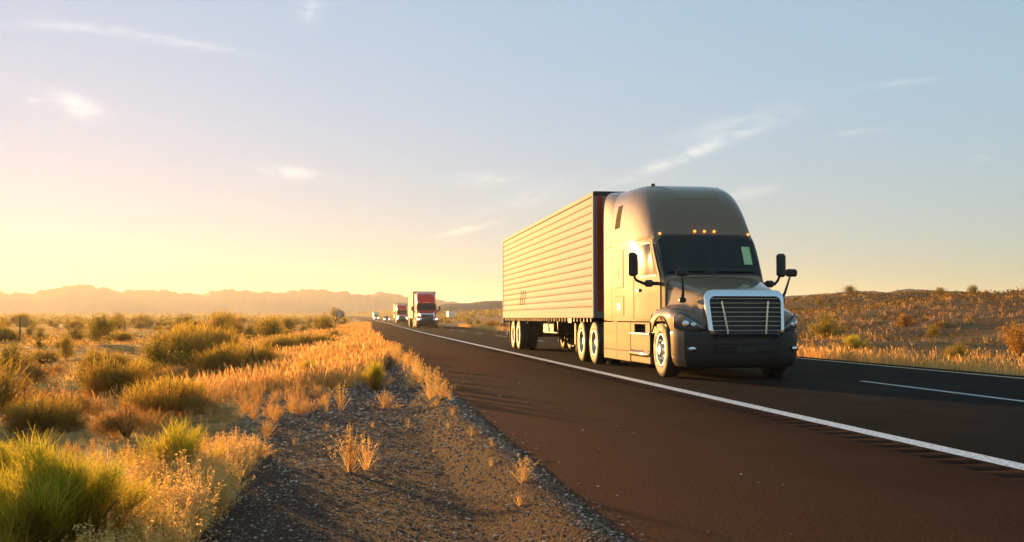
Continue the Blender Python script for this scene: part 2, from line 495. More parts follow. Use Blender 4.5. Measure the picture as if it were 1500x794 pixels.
# rumble strip: real grooves milled across the edge of the shoulder
gy = []; gd = []
y0 = -12.0
while y0 < 70:
    gy += [y0, y0+.035, y0+.095, y0+.13]; gd += [0, -.02, -.02, 0]; y0 += .34
gy = np.array(gy + [200.0, 1000.0]); gd = np.array(gd + [0, 0])
UU = np.array([4.5, 4.515, 4.8, 4.82]); msk = np.array([0, 1, 1, 0])
Y, Uu = np.meshgrid(gy, UU, indexing='ij')
Z = roadz(Y) + gd[:, None]*msk[None]
n, k = Y.shape
i, j = np.meshgrid(np.arange(n-1), np.arange(k-1), indexing='ij')
F = np.stack([i*k+j, i*k+j+1, (i+1)*k+j+1, (i+1)*k+j], -1).reshape(-1, 4)
tag(link("rumble_strip", raw_mesh("rumble_strip", np.stack([Uu+curve(Y), Y, Z], -1).reshape(-1, 3), F), asph_sh, None), "row of milled grooves beside the white edge line", "rumble strip", kind="structure")

def paint(name, c, wear):
    m, t, b = mat(name)
    N = t.nodes; L = t.links
    co = N.new("ShaderNodeTexCoord")
    n = N.new("ShaderNodeTexNoise"); n.inputs["Scale"].default_value = 22; n.inputs["Detail"].default_value = 9; n.inputs["Roughness"].default_value = .75
    L.new(co.outputs["Object"], n.inputs["Vector"])
    L.new(ramp(t, n.outputs["Fac"], [(wear-.08, (.09, .08, .075)), (wear+.07, c)]), b.inputs["Base Color"])
    b.inputs["Roughness"].default_value = .6
    return m
white_paint = paint("white_road_paint", (.80, .76, .77), .44)
dash_paint = paint("worn_white_road_paint", (.5, .5, .52), .45)
yellow_paint = paint("yellow_road_paint", (.7, .52, .24), .44)
def wob(Y, Uu): return .006*n_sml(Y*1.7, Uu*9)
sheet("white_edge_line", [4.85, 5.06], white_paint, .004, y=fine_y, parent=road, jit=wob)
sheet("yellow_edge_line", [12.12, 12.25], yellow_paint, .004, y=fine_y, parent=road, jit=wob)
yd = 0.1 - 12.2
while yd < 420:
    sheet("lane_dash", [8.80, 8.92], dash_paint, .004, y=np.arange(yd, yd+5.01, .5), parent=road, jit=wob)
    yd += 12.2

rock_mat = plain("mountain_rock", (.17, .13, .11), .95, var=.35, vscale=.012, spec=.1)
hill_mat = plain("scrub_hill", (.115, .08, .06), .95, var=.5, vscale=.03, spec=.1)
def ridge(name, az_pts, h_pts, r0, r1, mat_, seed, na=420, nr=26, rough=.18, label=None, cat=None):
    a = np.linspace(az_pts[0], az_pts[-1], na)
    H = np.interp(a, az_pts, h_pts)
    rr = np.random.default_rng(seed)
    jag = sum(np.abs(np.sin(a*f + rr.uniform(0, 7)))*.9/f**.75 for f in (3.1, 5.3, 8.7, 14.1, 23., 41.)) - .9
    det = sum((rr.uniform(.5, 1.0))*np.sin(a*f + rr.uniform(0, 7))/f**.9 for f in (.9, 1.7, 2.9, 4.6, 7.3, 11.9, 19., 31.))
    t = np.linspace(0, 1, nr)
    A, T = np.meshgrid(np.radians(a), t, indexing='ij')
    Rr = r0 + (r1-r0)*T
    X, Y = Rr*np.sin(A), Rr*np.cos(A)
    nn = Noise2(seed+50, 16, 2.2/(r1-r0), 40/(r1-r0))
    prof = np.where(T < .5, smooth01(T/.5)**1.15, 1 - .75*smooth01((T-.5)/.5))
    Hh = (H + H*rough*(.5*det + 1.3*jag))[:, None]*prof
    Hh = Hh*(1 + .38*nn(X, Y)*(1 - prof**3*.75))
    Z = hz(X, Y)*0 + far_rise(Rr)*.0 + Hh - 6*(1-smooth01(T/.12)) 
    n, k = X.shape
    i, j = np.meshgrid(np.arange(n-1), np.arange(k-1), indexing='ij')
    F = np.stack([i*k+j, (i+1)*k+j, (i+1)*k+j+1, i*k+j+1], -1).reshape(-1, 4)
    o = link(name, raw_mesh(name, np.stack([X, Y, Z], -1).reshape(-1, 3), F, True), mat_)
    return tag(o, label, cat, kind="structure")
def px_az(x): return 8.52 + math.degrees(math.atan((x-750)/1515))
mp = [(0,425),(60,421),(105,417),(150,420),(180,424),(235,421),(262,425),(300,427),(350,424),(400,424),(440,421),(465,419),(490,424),(520,431),(535,434),(560,428),(578,428),(600,432),(640,438),(680,445),(720,455)]
RM = 1900.0
azs = [-75, -60, -45, -35, -26] + [px_az(x) for x, y in mp] + [12, 40]
hts = [60, 45, 62, 52, 56] + [(467-y)/1515*RM*math.cos(R(px_az(x)-8.52))/1.0 + 1.1 for x, y in mp] + [8, 4]
ridge("mountain_range", azs, hts, 1450, 2350, rock_mat, 3, na=800, rough=.12, label="hazy mountain range along the left horizon", cat="mountains")
hp = [(610, 462), (640, 449), (655, 446), (690, 445), (705, 443), (735, 442), (800, 441), (950, 440), (1100, 437), (1180, 434), (1230, 430), (1270, 428), (1300, 431), (1330, 425), (1350, 426), (1400, 428), (1460, 433), (1600, 430)]
RH = 720.0
azs = [px_az(x) for x, y in hp] + [40, 55, 70]
hts = [max(1, (467-y)/1515*RH*math.cos(R(px_az(x)-8.52)) + 1.1) for x, y in hp] + [18, 22, 15]
ridge("scrub_hill", azs, hts, 560, 880, hill_mat, 9, rough=.03, label="dark scrub covered ridge behind the right verge", cat="hill")

def haze():
    m = bpy.data.materials.new("haze"); m.use_nodes = True
    t = m.node_tree; t.nodes.clear()
    v = t.nodes.new("ShaderNodeVolumePrincipled")
    v.inputs["Color"].default_value = (.93, .94, .95, 1)
    v.inputs["Density"].default_value = HAZE_DENSITY
    v.inputs["Anisotropy"].default_value = HAZE_G
    o = t.nodes.new("ShaderNodeOutputMaterial"); t.links.new(v.outputs[0], o.inputs["Volume"])
    b = MB().box(-5250, 5250, -280, 5300, -9, 80)
    return tag(b.build("haze", m, None, 0), "thin golden desert haze over the plain", "haze", kind="stuff")
HAZE_DENSITY = 0.00018
HAZE_G = 0.46
haze_box = haze()

# ------------------------------------------------------------------ vehicles
def car_paint(name, c, metal=.2, rough=.5):
    m = plain(name, c, rough, metal, coat=.9, spec=.045, var=.05, vscale=3)
    t = m.node_tree; b = t.nodes["Principled BSDF"]
    # a film of road dust, patchy
    nz = t.nodes.new("ShaderNodeTexNoise"); nz.inputs["Scale"].default_value = 2.2; nz.inputs["Detail"].default_value = 7
    co = t.nodes.new("ShaderNodeTexCoord"); t.links.new(co.outputs["Object"], nz.inputs["Vector"])
    mr = t.nodes.new("ShaderNodeMapRange"); mr.inputs["From Min"].default_value = .35; mr.inputs["From Max"].default_value = .75
    mr.inputs["To Min"].default_value = .03; mr.inputs["To Max"].default_value = .045
    t.links.new(nz.outputs["Fac"], mr.inputs["Value"]); t.links.new(mr.outputs[0], b.inputs["Coat Roughness"])
    return m
tan_paint = car_paint("champagne_paint", (.195, .125, .078), .02, .55)
red_paint = car_paint("red_paint", (.8, .016, .012), .0)
chrome = plain("chrome", (.78, .78, .8), .12, 1.0, var=.06, vscale=9)
alu = plain("brushed_aluminium", (.6, .57, .53), .42, .85, var=.12, vscale=20)
dark_plastic = plain("dark_plastic", (.016, .016, .0175), .5, var=.25, vscale=8)
black_mesh = plain("black_grille_mesh", (.008, .008, .009), .55)
rubber = plain("tyre_rubber", (.055, .045, .038), .68, var=.35, vscale=7, bump=.15, bscale=90)
frame_black = plain("chassis_black", (.022, .019, .017), .6, var=.4, vscale=5)
seam = plain("panel_gap", (.01, .009, .008), .7)
glass = plain("windscreen_glass", (.006, .007, .009), .04, spec=.35)
side_glass = plain("side_window_glass", (.05, .036, .02), .07, spec=.5, coat=.0)
lamp_glass = plain("lamp_glass", (.085, .085, .09), .08, spec=.7, coat=1)
lamp_bright = plain("lamp_reflector", (.75, .78, .82), .1, .9)
amber_lit = plain("amber_marker", (.8, .3, .04), .3, emit=((1.0, .30, .04), 1.1))
amber = plain("amber_lens", (.75, .26, .04), .2, coat=1)
head_lit = plain("lit_headlamp", (1, .95, .85), .2, emit=((1.0, .86, .62), 22))
sticker = plain("green_paper", (.42, .62, .30), .7, var=.08)
trailer_white = plain("trailer_white", (.53, .455, .42), .64, .0, coat=.0, spec=.02, var=.05, vscale=.8)
trailer_grey = plain("trailer_front_grey", (.24, .235, .23), .5, var=.15)
groove = plain("rib_shadow_gap", (.09, .075, .06), .8)
vent_mat = plain("vent_grille", (.10, .08, .06), .8, spec=.02)
trailer_red = plain("red_reflective_strip", (.36, .028, .016), .45, var=.15)

def spl(xs, ys, x):
    """smooth monotone-ish interpolation (Catmull-Rom tangents)"""
    xs = np.asarray(xs, float); ys = np.asarray(ys, float); x = np.clip(np.asarray(x, float), xs[0], xs[-1])
    d = np.diff(ys)/np.diff(xs)
    m = np.zeros_like(ys); m[0], m[-1] = d[0], d[-1]
    for i in range(1, len(xs)-1):
        m[i] = 0 if d[i-1]*d[i] <= 0 else 2*d[i-1]*d[i]/(d[i-1]+d[i])
    k = np.clip(np.searchsorted(xs, x, 'right')-1, 0, len(xs)-2)
    h = xs[k+1]-xs[k]; t = (x-xs[k])/h
    return ys[k]*(1+2*t)*(1-t)**2 + m[k]*h*t*(1-t)**2 + ys[k+1]*t*t*(3-2*t) + m[k+1]*h*t*t*(t-1)

def tyre_profile(r, w):
    return [(-w*.36, r*.60), (-w*.5, r*.66), (-w*.53, r*.80), (-w*.5, r*.93), (-w*.43, r*.985), (-w*.30, r), (-w*.16, r*1.002), (-w*.15, r*.975), (-w*.11, r*.975), (-w*.10, r*1.002),
            (w*.10, r*1.002), (w*.11, r*.975), (w*.15, r*.975), (w*.16, r*1.002), (w*.30, r), (w*.43, r*.985), (w*.5, r*.93), (w*.53, r*.80), (w*.5, r*.66), (w*.36, r*.60)]
def wheel_meshes(kind):
    """outer face towards -x"""
    r = .515; w = .285
    ty = MB().lathe(tyre_profile(r, w), 56)
    if kind == 'dual': ty.lathe([(a+.34, q) for a, q in tyre_profile(r, w)], 48)
    rim = MB(); nuts = MB()
    if kind == 'steer':
        rim.lathe([(-w*.36, r*.62), (-w*.5, r*.605), (-w*.5, r*.56), (-w*.30, r*.53), (-w*.22, r*.44), (-w*.26, r*.36), (-w*.34, r*.30), (-w*.36, r*.22), (-w*.55, r*.20), (-w*.62, r*.15), (-w*.62, .001)], 44)
        rn, xn = r*.36, -w*.30
    else:
        rim.lathe([(-w*.36, r*.62), (-w*.5, r*.605), (-w*.5, r*.57), (-w*.2, r*.53), (w*.15, r*.50), (w*.30, r*.42), (w*.26, r*.30), (w*.0, r*.27), (-w*.25, r*.24), (-w*.32, r*.17), (-w*.32, .001)], 44)
        rn, xn = r*.36, w*.22
    for k in range(10):
        a = 2*math.pi*(k+.5)/10
        nuts.lathe([(xn, .024), (xn-.06, .022), (xn-.075, .012), (xn-.076, .001)], 8, c=(0, rn*math.cos(a), rn*math.sin(a)))
    # hand holes
    holes = MB()
    for k in range(10):
        a = 2*math.pi*k/10
        holes.lathe([(xn-.012 if kind == 'steer' else xn+.005, .03), (xn-.016 if kind == 'steer' else xn-.004, .001)], 10, c=(0, r*.47*math.cos(a), r*.47*math.sin(a)))
    return ty.mesh("wheel"), rim.mesh("rim"), nuts.mesh("wheel_nuts"), holes.mesh("hand_holes")
WHEEL = {k: wheel_meshes(k) for k in ('steer', 'dual')}
for k in WHEEL:
    for me_, m_ in zip(WHEEL[k], (rubber, alu, chrome if k == 'steer' else alu, seam)): me_.materials.append(m_)
def put_wheel(parent, kind, x, y, rot=0.0):
    """x: centre of the outer tyre"""
    ty, rim, nuts, holes = WHEEL[kind]
    o = link("wheel", ty, None, parent)
    o.location = (x, y, .513); o.rotation_euler = (rot, 0, math.pi if x > 0 else 0)
    link("rim", rim, None, o); tag(link("wheel_nuts", nuts, None, o), kind="stuff"); tag(link("hand_holes", holes, None, o), kind="stuff")
    return o

ZB = 1.05
CY = [1.50, 1.62, 2.10, 2.17, 2.22, 2.36, 2.60, 2.95, 3.4, 4.0, 5.12]
CZ = [1.88, 2.00, 2.78, 2.90, 3.04, 3.34, 3.62, 3.83, 3.95, 4.01, 4.03]
CW = [1.02, 1.04, 1.085, 1.09, 1.095, 1.11, 1.13, 1.15, 1.165, 1.175, 1.18]
CN = [14, 14, 11, 9, 7, 5.4, 5.2, 5.6, 6.4, 7.5, 8.5]
def cab_zt(y): return spl(CY, CZ, y)
def cab_w(y): return spl(CY, CW, y)
def cab_n(y): return spl(CY, CN, y)
def cab_top(x, y):
    return ZB + (cab_zt(y)-ZB)*np.maximum(0, 1-np.abs(np.asarray(x)/cab_w(y))**cab_n(y))**(1/cab_n(y))
def cab_side(y, z):
    f = np.clip((z-ZB)/(cab_zt(y)-ZB), 0, .9999)
    return cab_w(y)*(1-f**cab_n(y))**(1/cab_n(y))
def side_patch(s, y0, y1, z0, z1, off, nz=14, ny=8, th=.012):
    """panel lying on the cab side, y0/y1 numbers or functions of z"""
    P = np.zeros((nz, ny, 3))
    for i, z in enumerate(np.linspace(z0, z1, nz)):
        a = y0(z) if callable(y0) else y0; b = y1(z) if callable(y1) else y1
        for j, y in enumerate(np.linspace(a, b, ny)):
            P[i, j] = (s*(cab_side(y, z)+off), y, z)
    return MB().slab(P, (-s*th, 0, 0))
def frame_strip(pts, wdt, th):
    """thin closed strip following points on the cab side"""
    mb = MB()
    mb.tube(pts + [pts[0]], wdt, 5, cap=False)
    return mb

def make_tractor(label, group, paint, style):
    root = empty("semi_truck")
    tag(root, label, "truck", group)
    # --- cab with raised roof
    ys_ = np.concatenate([np.linspace(1.50, 2.10, 9), np.linspace(2.14, 2.4, 8), np.linspace(2.48, 3.4, 12), np.linspace(3.6, 5.12, 8)])
    ph = np.linspace(0, math.pi, 61)
    P = []
    for y in ys_:
        n = float(cab_n(y)); w = float(cab_w(y)); zt = float(cab_zt(y))
        c, s_ = np.cos(ph), np.sin(ph)
        P.append(np.stack([w*np.sign(c)*np.abs(c)**(2/n), np.full_like(ph, y), ZB+(zt-ZB)*np.abs(s_)**(2/n)], -1))
    P = np.array(P)
    cab = MB().grid(P)
    cab.add(P[0], [tuple(range(61))]); cab.add(P[-1], [tuple(range(61))[::-1]])
    cab = cab.build("cab", paint, root, 50)
    # roof crease lines pressed into the cap
    for s in (-1, 1):
        pts = []
        for t in np.linspace(0, 1, 14):
            x = s*(.80 - .36*smooth01(t*1.15)); y = 3.6 - 1.05*t
            pts.append((x, y, float(cab_top(x, y))-.003))
        MB().tube(pts, .014, 6).build("roof_crease", paint, cab)
    MB().tube([(-.44+.88*t, 2.545, float(cab_top(-.44+.88*t, 2.545))-.006) for t in np.linspace(0, 1, 9)], .012, 6).build("roof_crease", paint, cab)
    MB().lathe([(float(cab_top(-.55, 3.9))-.02, .05), (float(cab_top(-.55, 3.9))+.05, .045), (float(cab_top(-.55, 3.9))+.06, .001)], 14, 'z', (-.55, 3.9, 0)).build("roof_antenna", dark_plastic, cab)
    # --- fairing between cab and trailer
    ys2 = np.linspace(5.14, 5.86, 5); P = []
    for y in ys2:
        t = (y-5.14)/.72; n = 8.5+6*t; w = 1.18+.0*t; zt = 4.03+.06*t
        c, s_ = np.cos(ph), np.sin(ph)
        P.append(np.stack([w*np.sign(c)*np.abs(c)**(2/n), np.full_like(ph, y), ZB+(zt-ZB)*np.abs(s_)**(2/n)], -1))
    P = np.array(P); mb = MB().grid(P); Q = P.copy(); Q[..., 0] *= .965; Q[..., 2] = ZB + (Q[..., 2]-ZB)*.985
    mb.grid(Q)
    mb.add(np.concatenate([P[-1], Q[-1]]), [(i, i+1, 61+i+1, 61+i) for i in range(60)])
    mb.add(np.concatenate([P[0], Q[0]]), [(i, i+1, 61+i+1, 61+i) for i in range(60)])
    fair = mb.build("cab_fairing", paint, root, 50)
    for s in (-1, 1):
        MB().box(s*1.172, s*1.188, 5.15, 5.86, 2.735, 2.752).build("panel_seam", seam, fair)
    # --- windscreen
    def wscreen(u0, u1, v0, v1, off, nu=16, nv=8):
        G = np.zeros((nv, nu, 3))
        for i, v in enumerate(np.linspace(v0, v1, nv)):
            y = 1.60+.50*v
            wd = float(cab_w(y))*.945
            for j, u in enumerate(np.linspace(u0, u1, nu)):
                x = u*wd
                G[i, j] = (x, y - off*.84 + .10*abs(u)**3*0, float(cab_top(x, y)) + off*.54)
        return G
    seal = MB().slab(wscreen(-1.02, 1.02, -.02, 1.02, .012), (0, .02, -.012)).build("windscreen_seal", dark_plastic, root, 40)
    ws = MB().slab(wscreen(-.975, .975, .05, .955, .024), (0, .012, -.008)).build("windscreen", glass, root, 40)
    MB().slab(wscreen(-.008, .008, .04, .96, .03, 2, 8), (0, .006, -.004)).build("centre_bar", dark_plastic, ws)
    if style == 'main':
        MB().slab(wscreen(.69, .86, .28, .72, .029, 4, 4), (0, .002, -.002)).build("green_permit_sheet", sticker, ws)
    for s in (-1, 1):
        g0 = wscreen(-.9 if s < 0 else .1, -.15 if s < 0 else .85, .07, .10, .04, 10, 2)
        MB().tube([tuple(g0[0, k]) for k in range(10)], .011, 6).build("wiper", dark_plastic, ws)
    # --- brow with marker lamps
    for x in (-.93, -.205, 0, .205, .93):
        y = 2.165
        z = float(cab_top(x, y))
        z = min(z, 2.89)
        mb = MB().lathe([(2.13, .026), (2.10, .024), (2.085, .016), (2.082, .001)], 12, 'y', (x, .0 if abs(x) < .5 else .02, z-.02))
        mb.build("marker_lamp", amber_lit, root)
    # --- bonnet and wings
    HY = [.04, .10, .18, .30, .45, .8, 1.2, 1.62, 1.95]
    hood_zt = lambda y: spl([.04, .10, .15, .4, .9, 1.62, 1.95], [1.575, 1.615, 1.64, 1.705, 1.81, 1.95, 1.97], y)
    hood_ws = lambda y: spl([.04, .4, 1.0, 1.62, 1.95], [.71, .76, .86, .97, 1.02], y)
    wing_x = lambda y: spl([.04, .09, .16, .27, .43, .8, 1.95], [.80, .92, 1.01, 1.09, 1.15, 1.19, 1.19], y)
    wing_z = lambda y: spl([.04, .09, .16, .27, .43, .9, 1.4, 1.95], [.96, 1.04, 1.12, 1.19, 1.25, 1.315, 1.31, 1.25], y)
    AX = 1.24
    def wing_bot(y):
        d = abs(y-AX)
        return max(.88, .513 + math.sqrt(max(0, .635**2-d*d))) if d < .635 else (.88 if y < AX else 1.03)
    hy = np.unique(np.concatenate([[.04, .06, .09, .12, .16, .21, .27, .34, .43, .5, .56], np.linspace(.6, 1.88, 34), [1.92, 1.95]]))
    def hood_half(y):
        zt, ws_, wx, wz, wb = float(hood_zt(y)), float(hood_ws(y)), float(wing_x(y)), float(wing_z(y)), wing_bot(y)
        vz = max(wz+.02, 1.30 if y > .3 else wz + .03)
        vx = max(min(ws_+.055, wx-.14), ws_*.98)
        ctl = [(0, zt), (.35*ws_, zt-.004), (.7*ws_, zt-.02), (.90*ws_, zt-.055), (ws_, zt-.13), (ws_+.03, zt-.26), (vx, vz+.03), (max(vx+.03, wx-.13), wz), (wx-.05, wz-.035), (wx-.008, wz-.11), (wx, wz-.2), (wx, wb)]
        ctl[-2] = (wx, max(wb+.01, wz-.2))
        q = np.array(ctl)
        L_ = np.concatenate([[0], np.cumsum(np.hypot(*np.diff(q, axis=0).T))])
        tt = np.linspace(0, L_[-1], 34)
        return np.stack([spl(L_, q[:, 0], tt), spl(L_, q[:, 1], tt)], -1)
    G = []
    for y in hy:
        h = hood_half(y)
        full = np.concatenate([np.stack([-h[::-1, 0], h[::-1, 1]], -1), h[1:]])
        G.append(np.stack([full[:, 0], np.full(len(full), y), full[:, 1]], -1))
    G = np.array(G)
    mb = MB().grid(G); mb.add(G[0], [tuple(range(G.shape[1]))])
    hood = mb.build("bonnet", paint, root, 48)
    for s in (-1, 1):
        MB().tube([(s*1.197, AX+.64*math.cos(a), .513+.64*math.sin(a)) for a in np.linspace(.55, 2.55, 22)], .016, 6).build("wheel_arch_lip", dark_plastic, hood)
        MB().box(s*.75, s*1.17, .62, 1.93, .95, 1.0).build("inner_wing", frame_black, hood)
        MB().box(s*.60, s*.70, .6, 1.9, .5, 1.5).build("inner_wing", frame_black, hood)
    # --- grille
    def rounded(hw_t, hw_b, z0, z1, r, n=7):
        out = []
        for cx, cz, a0, hw in ((1, 1, 0, hw_t), (-1, 1, 90, hw_t), (-1, -1, 180, hw_b), (1, -1, 270, hw_b)):
            zc = (z1-r) if cz > 0 else (z0+r)
            for k in range(n):
                a = R(a0 + 90*k/(n-1))
                out.append((cx*(hw-r)+r*math.cos(a), zc+r*math.sin(a)))
        return np.array(out)
    z0g, z1g = .78, 1.625
    prof = [(.745, .715, z0g, z1g, .15, .035), (.745, .715, z0g, z1g, .15, -.045), (.735, .705, z0g+.012, z1g-.012, .145, -.055), (.676, .646, z0g+.055, z1g-.112, .11, -.074), (.662, .632, z0g+.068, z1g-.125, .10, -.05), (.662, .632, z0g+.072, z1g-.128, .10, .03)]
    rings = []
    for a, b, c, d, r_, yy in prof:
        q = rounded(a, b, c, d, r_)
        rings.append(np.stack([q[:, 0], yy - .035*(1-(q[:, 0]/.75)**2) + .17*(q[:, 1]-.78) - .10, q[:, 1]], -1))
    Gr = np.array(rings)
    gm = MB(); n_ = Gr.shape[1]
    gm.add(Gr.reshape(-1, 3), [(i*n_+k, (i+1)*n_+k, (i+1)*n_+(k+1) % n_, i*n_+(k+1) % n_) for i in range(len(rings)-1) for k in range(n_)])
    grille = gm.build("grille_surround", chrome, root, 60)
    tl = lambda z: .17*(z-.78) - .10
    MB().slab(np.array([[(x, tl(z)+.0, z) for x in (-.655, .655)] for z in (z0g+.06, z1g-.08)]), (0, .03, 0)).build("grille_mesh", black_mesh, grille)
    nb = 8 if style == 'main' else 5
    for k in range(nb):
        z = z0g + .115 + (z1g-z0g-.27)*k/(nb-1)
        MB().box(-.652, .652, tl(z)-.05, tl(z)-.036, z-.003, z+.003, .001).build("grille_bar", chrome, grille)
    if style == 'main':
        for s in (-1, 1):
            for k in range(8):
                z = z0g + .115 + (z1g-z0g-.27)*(k+.5)/8 - .045
                x = s*(.36 + .075*k/7)
                MB().box(x-.018, x+.018, tl(z)-.075, tl(z)-.03, z-.036, z+.036, .006).build("grille_fin", chrome, grille)
    else:
        MB().tube([(-.6, -.14, z0g+.13), (.6, -.04, z1g-.16)], .022, 8).build("grille_diagonal", chrome, grille)
    # --- bumper
    bp = np.array([(0, -.09), (.35, -.085), (.62, -.065), (.84, -.01), (.98, .075), (1.08, .18), (1.15, .33), (1.185, .48), (1.19, .60)])
    Lb = np.concatenate([[0], np.cumsum(np.hypot(*np.diff(bp, axis=0).T))])
    def bump_pt(t):
        return np.array([float(spl(Lb, bp[:, 0], t)), float(spl(Lb, bp[:, 1], t))])
    def bump_patch(ta, tb, zs, n=14, sgn=1, off=0.0):
        o = []
        for t in np.linspace(ta, tb, n):
            p = bump_pt(t); d = bump_pt(t+.01)-bump_pt(t-.01); d /= np.linalg.norm(d)+1e-9
            nr = np.array([d[1], -d[0]])
            o.append([(sgn*(p[0]+nr[0]*(b_+off)), p[1]+nr[1]*(b_+off), z) for z, b_ in zs])
        return np.array(o)
    zs_full = [(.86, -.12), (.885, -.03), (.87, .0), (.80, .012), (.62, .0), (.44, -.004), (.32, -.03), (.24, -.075), (.21, -.12), (.215, -.2)]
    Lt = Lb[-1]; cut = Lt*.71
    half = bump_patch(0.012, cut, zs_full, 22)
    mir = half.copy(); mir[..., 0] *= -1
    bumper = MB().grid(np.concatenate([mir[::-1], half])).build("bumper", dark_plastic, root, 50)
    for s in (-1, 1):
        MB().grid(bump_patch(cut+.006, Lt, zs_full, 14, s)).build("bumper_end", paint, root, 50)
        fg = bump_pt(.98)
        c3 = (s*(fg[0]+.012), fg[1]-.022, .56)
        f_ = MB().lathe([(.03, .085), (-.02, .08), (-.025, .07)], 18, 'y', (0, 0, 0)); f_.v = [(x*1.05, y, z*.68) for x, y, z in f_.v]
        fo = f_.build("fog_lamp", dark_plastic, root); fo.location = c3; fo.rotation_euler = (0, 0, s*.35)
        l_ = MB().lathe([(-.018, .068), (-.03, .05), (-.034, .001)], 18, 'y', (0, 0, 0)); l_.v = [(x*1.05, y, z*.66) for x, y, z in l_.v]
        l_.build("fog_lamp_lens", lamp_bright, fo)
    # intake in the bumper
    ip = [(.50, -.002), (.66, -.002)]
    MB().grid(np.concatenate([bump_patch(.015, .60, [(.70, .0), (.68, .006), (.50, .004), (.48, -.002)], 10, -1, .006)[::-1], bump_patch(.015, .60, [(.70, .0), (.68, .006), (.50, .004), (.48, -.002)], 10, 1, .006)])).build("bumper_intake", black_mesh, bumper)
    for k in range(3):
        z = .53+.06*k
        MB().grid(np.concatenate([bump_patch(.015, .57, [(z-.008, .012), (z, .022), (z+.008, .012)], 8, -1)[::-1], bump_patch(.015, .57, [(z-.008, .012), (z, .022), (z+.008, .012)], 8, 1)])).build("intake_bar", dark_plastic, bumper)
    MB().box(-.20, .20, -.125, -.105, .49, .60, .004).build("number_plate_recess", frame_black, bumper)
    for s in (-1, 1): MB().lathe([(-.11, .03), (-.118, .026), (-.118, .001)], 10, 'y', (s*.58, .03, .76)).build("tow_hook_cap", black_mesh, bumper)
    # --- headlamps wrapped round the wings
    hp_ = np.array([(.735, .0), (.86, .035), (.965, .10), (1.05, .19), (1.115, .31), (1.15, .42)])
    Lh = np.concatenate([[0], np.cumsum(np.hypot(*np.diff(hp_, axis=0).T))])
    for s in (-1, 1):
        rows = []
        for t in np.linspace(0, 1, 14):
            a = t*Lh[-1]
            p = np.array([float(spl(Lh, hp_[:, 0], a)), float(spl(Lh, hp_[:, 1], a))])
            d = np.array([float(spl(Lh, hp_[:, 0], a+.01)-spl(Lh, hp_[:, 0], a-.01)), float(spl(Lh, hp_[:, 1], a+.01)-spl(Lh, hp_[:, 1], a-.01))]); d /= np.linalg.norm(d)
            nr = np.array([d[1], -d[0]])
            zt_ = .925 + .30*math.sin(min(1, t*1.12)*math.pi/2)**.9 - .06*max(0, t-.8)/.2; zb_ = .895 + .03*t
            row = []
            for v in np.linspace(0, 1, 9):
                bl = .03*math.sin(math.pi*v)**.6 + .012
                row.append((s*(p[0]+nr[0]*bl), p[1]+nr[1]*bl, zb_+(zt_-zb_)*v))
            rows.append(row)
        rows = np.array(rows)
        hl = MB().grid(rows).build("headlamp", lamp_glass, root, 60)
        edge = [tuple(rows[k, 0]) for k in range(14)] + [tuple(rows[-1, k]) for k in range(1, 9)] + [tuple(rows[k, -1]) for k in range(12, -1, -1)]
        MB().tube(edge + [edge[0]], .011, 6, cap=False).build("headlamp_rim", dark_plastic, hl)
        def on_lamp(t, v, r_, sq, nm, mt, dep=.02):
            i = int(round(t*13)); j = int(round(v*8)); c = rows[i, j]; c2 = rows[min(13, i+1), j]-rows[max(0, i-1), j]; ang = math.atan2(c2[1], c2[0]*1.0) if s > 0 else math.atan2(-c2[1], -c2[0])
            m_ = MB().lathe([(.0, r_), (-dep*.6, r_*.9), (-dep, r_*.55), (-dep*.8, .001)], 16, 'y', (0, 0, 0)); m_.v = [(x, y, z*sq) for x, y, z in m_.v]
            o_ = m_.build(nm, mt, hl); o_.location = tuple(c); o_.rotation_euler = (0, 0, ang)
        lit = head_lit if style != 'main' else lamp_bright
        on_lamp(.31, .45, .056, .85, "dipped_lamp", lit); on_lamp(.54, .38, .072, .95, "main_lamp", lit); on_lamp(.66, .78, .058, .75, "turn_lamp", amber)
    # --- doors, side windows, lockers
    yf = lambda z: max(1.70, 1.60+(z-2.0)*.64+.17)
    for s in (-1, 1):
        gap = side_patch(s, lambda z: yf(z)-.045, 3.185, 1.06, 2.765, .006, th=.01).build("door_gap", seam, root, 50)
        door = side_patch(s, yf, 3.13, 1.09, 2.72, .014, th=.02).build("door", paint, root, 50)
        win = lambda z: yf(z)+.16
        side_patch(s, lambda z: win(z)-.035, 2.86, 1.95, 2.655, .020, th=.012).build("window_seal", dark_plastic, door, 50)
        side_patch(s, win, 2.82, 1.985, 2.625, .027, th=.008).build("window", side_glass, door, 50)
        side_patch(s, 2.80, 2.98, 1.66, 1.72, .05, th=.03, nz=3, ny=3).build("door_handle", dark_plastic, door, 50)
        for nm, (a, b, c, d) in (("sleeper_locker", (4.10, 4.86, 1.80, 2.60)), ("sleeper_locker", (4.06, 4.84, 1.18, 1.58))):
            side_patch(s, a-.026, b+.026, c-.024, d+.024, .004, th=.006).build("panel_seam", seam, root, 50)
            lk = side_patch(s, a, b, c, d, .009, th=.01).build(nm, paint, root, 50)
            if c < 1.5: side_patch(s, 4.35, 4.55, 1.3, 1.44, .016, th=.008, nz=3, ny=3).build("locker_latch", alu, lk)
            else: side_patch(s, 4.44, 4.52, 2.0, 2.2, .016, th=.008, nz=3, ny=3).build("locker_latch", paint, lk)
        MB().tube([(s*(float(cab_side(y, 2.80))+.001), y, 2.80 + .03*(y-3.2)) for y in np.linspace(2.26, 5.1, 16)], .006, 5).build("panel_seam", seam, root)
        MB().tube([(s*(float(cab_side(3.28, z))+.001), 3.28, z) for z in np.linspace(1.07, 2.78, 12)], .006, 5).build("panel_seam", seam, root)
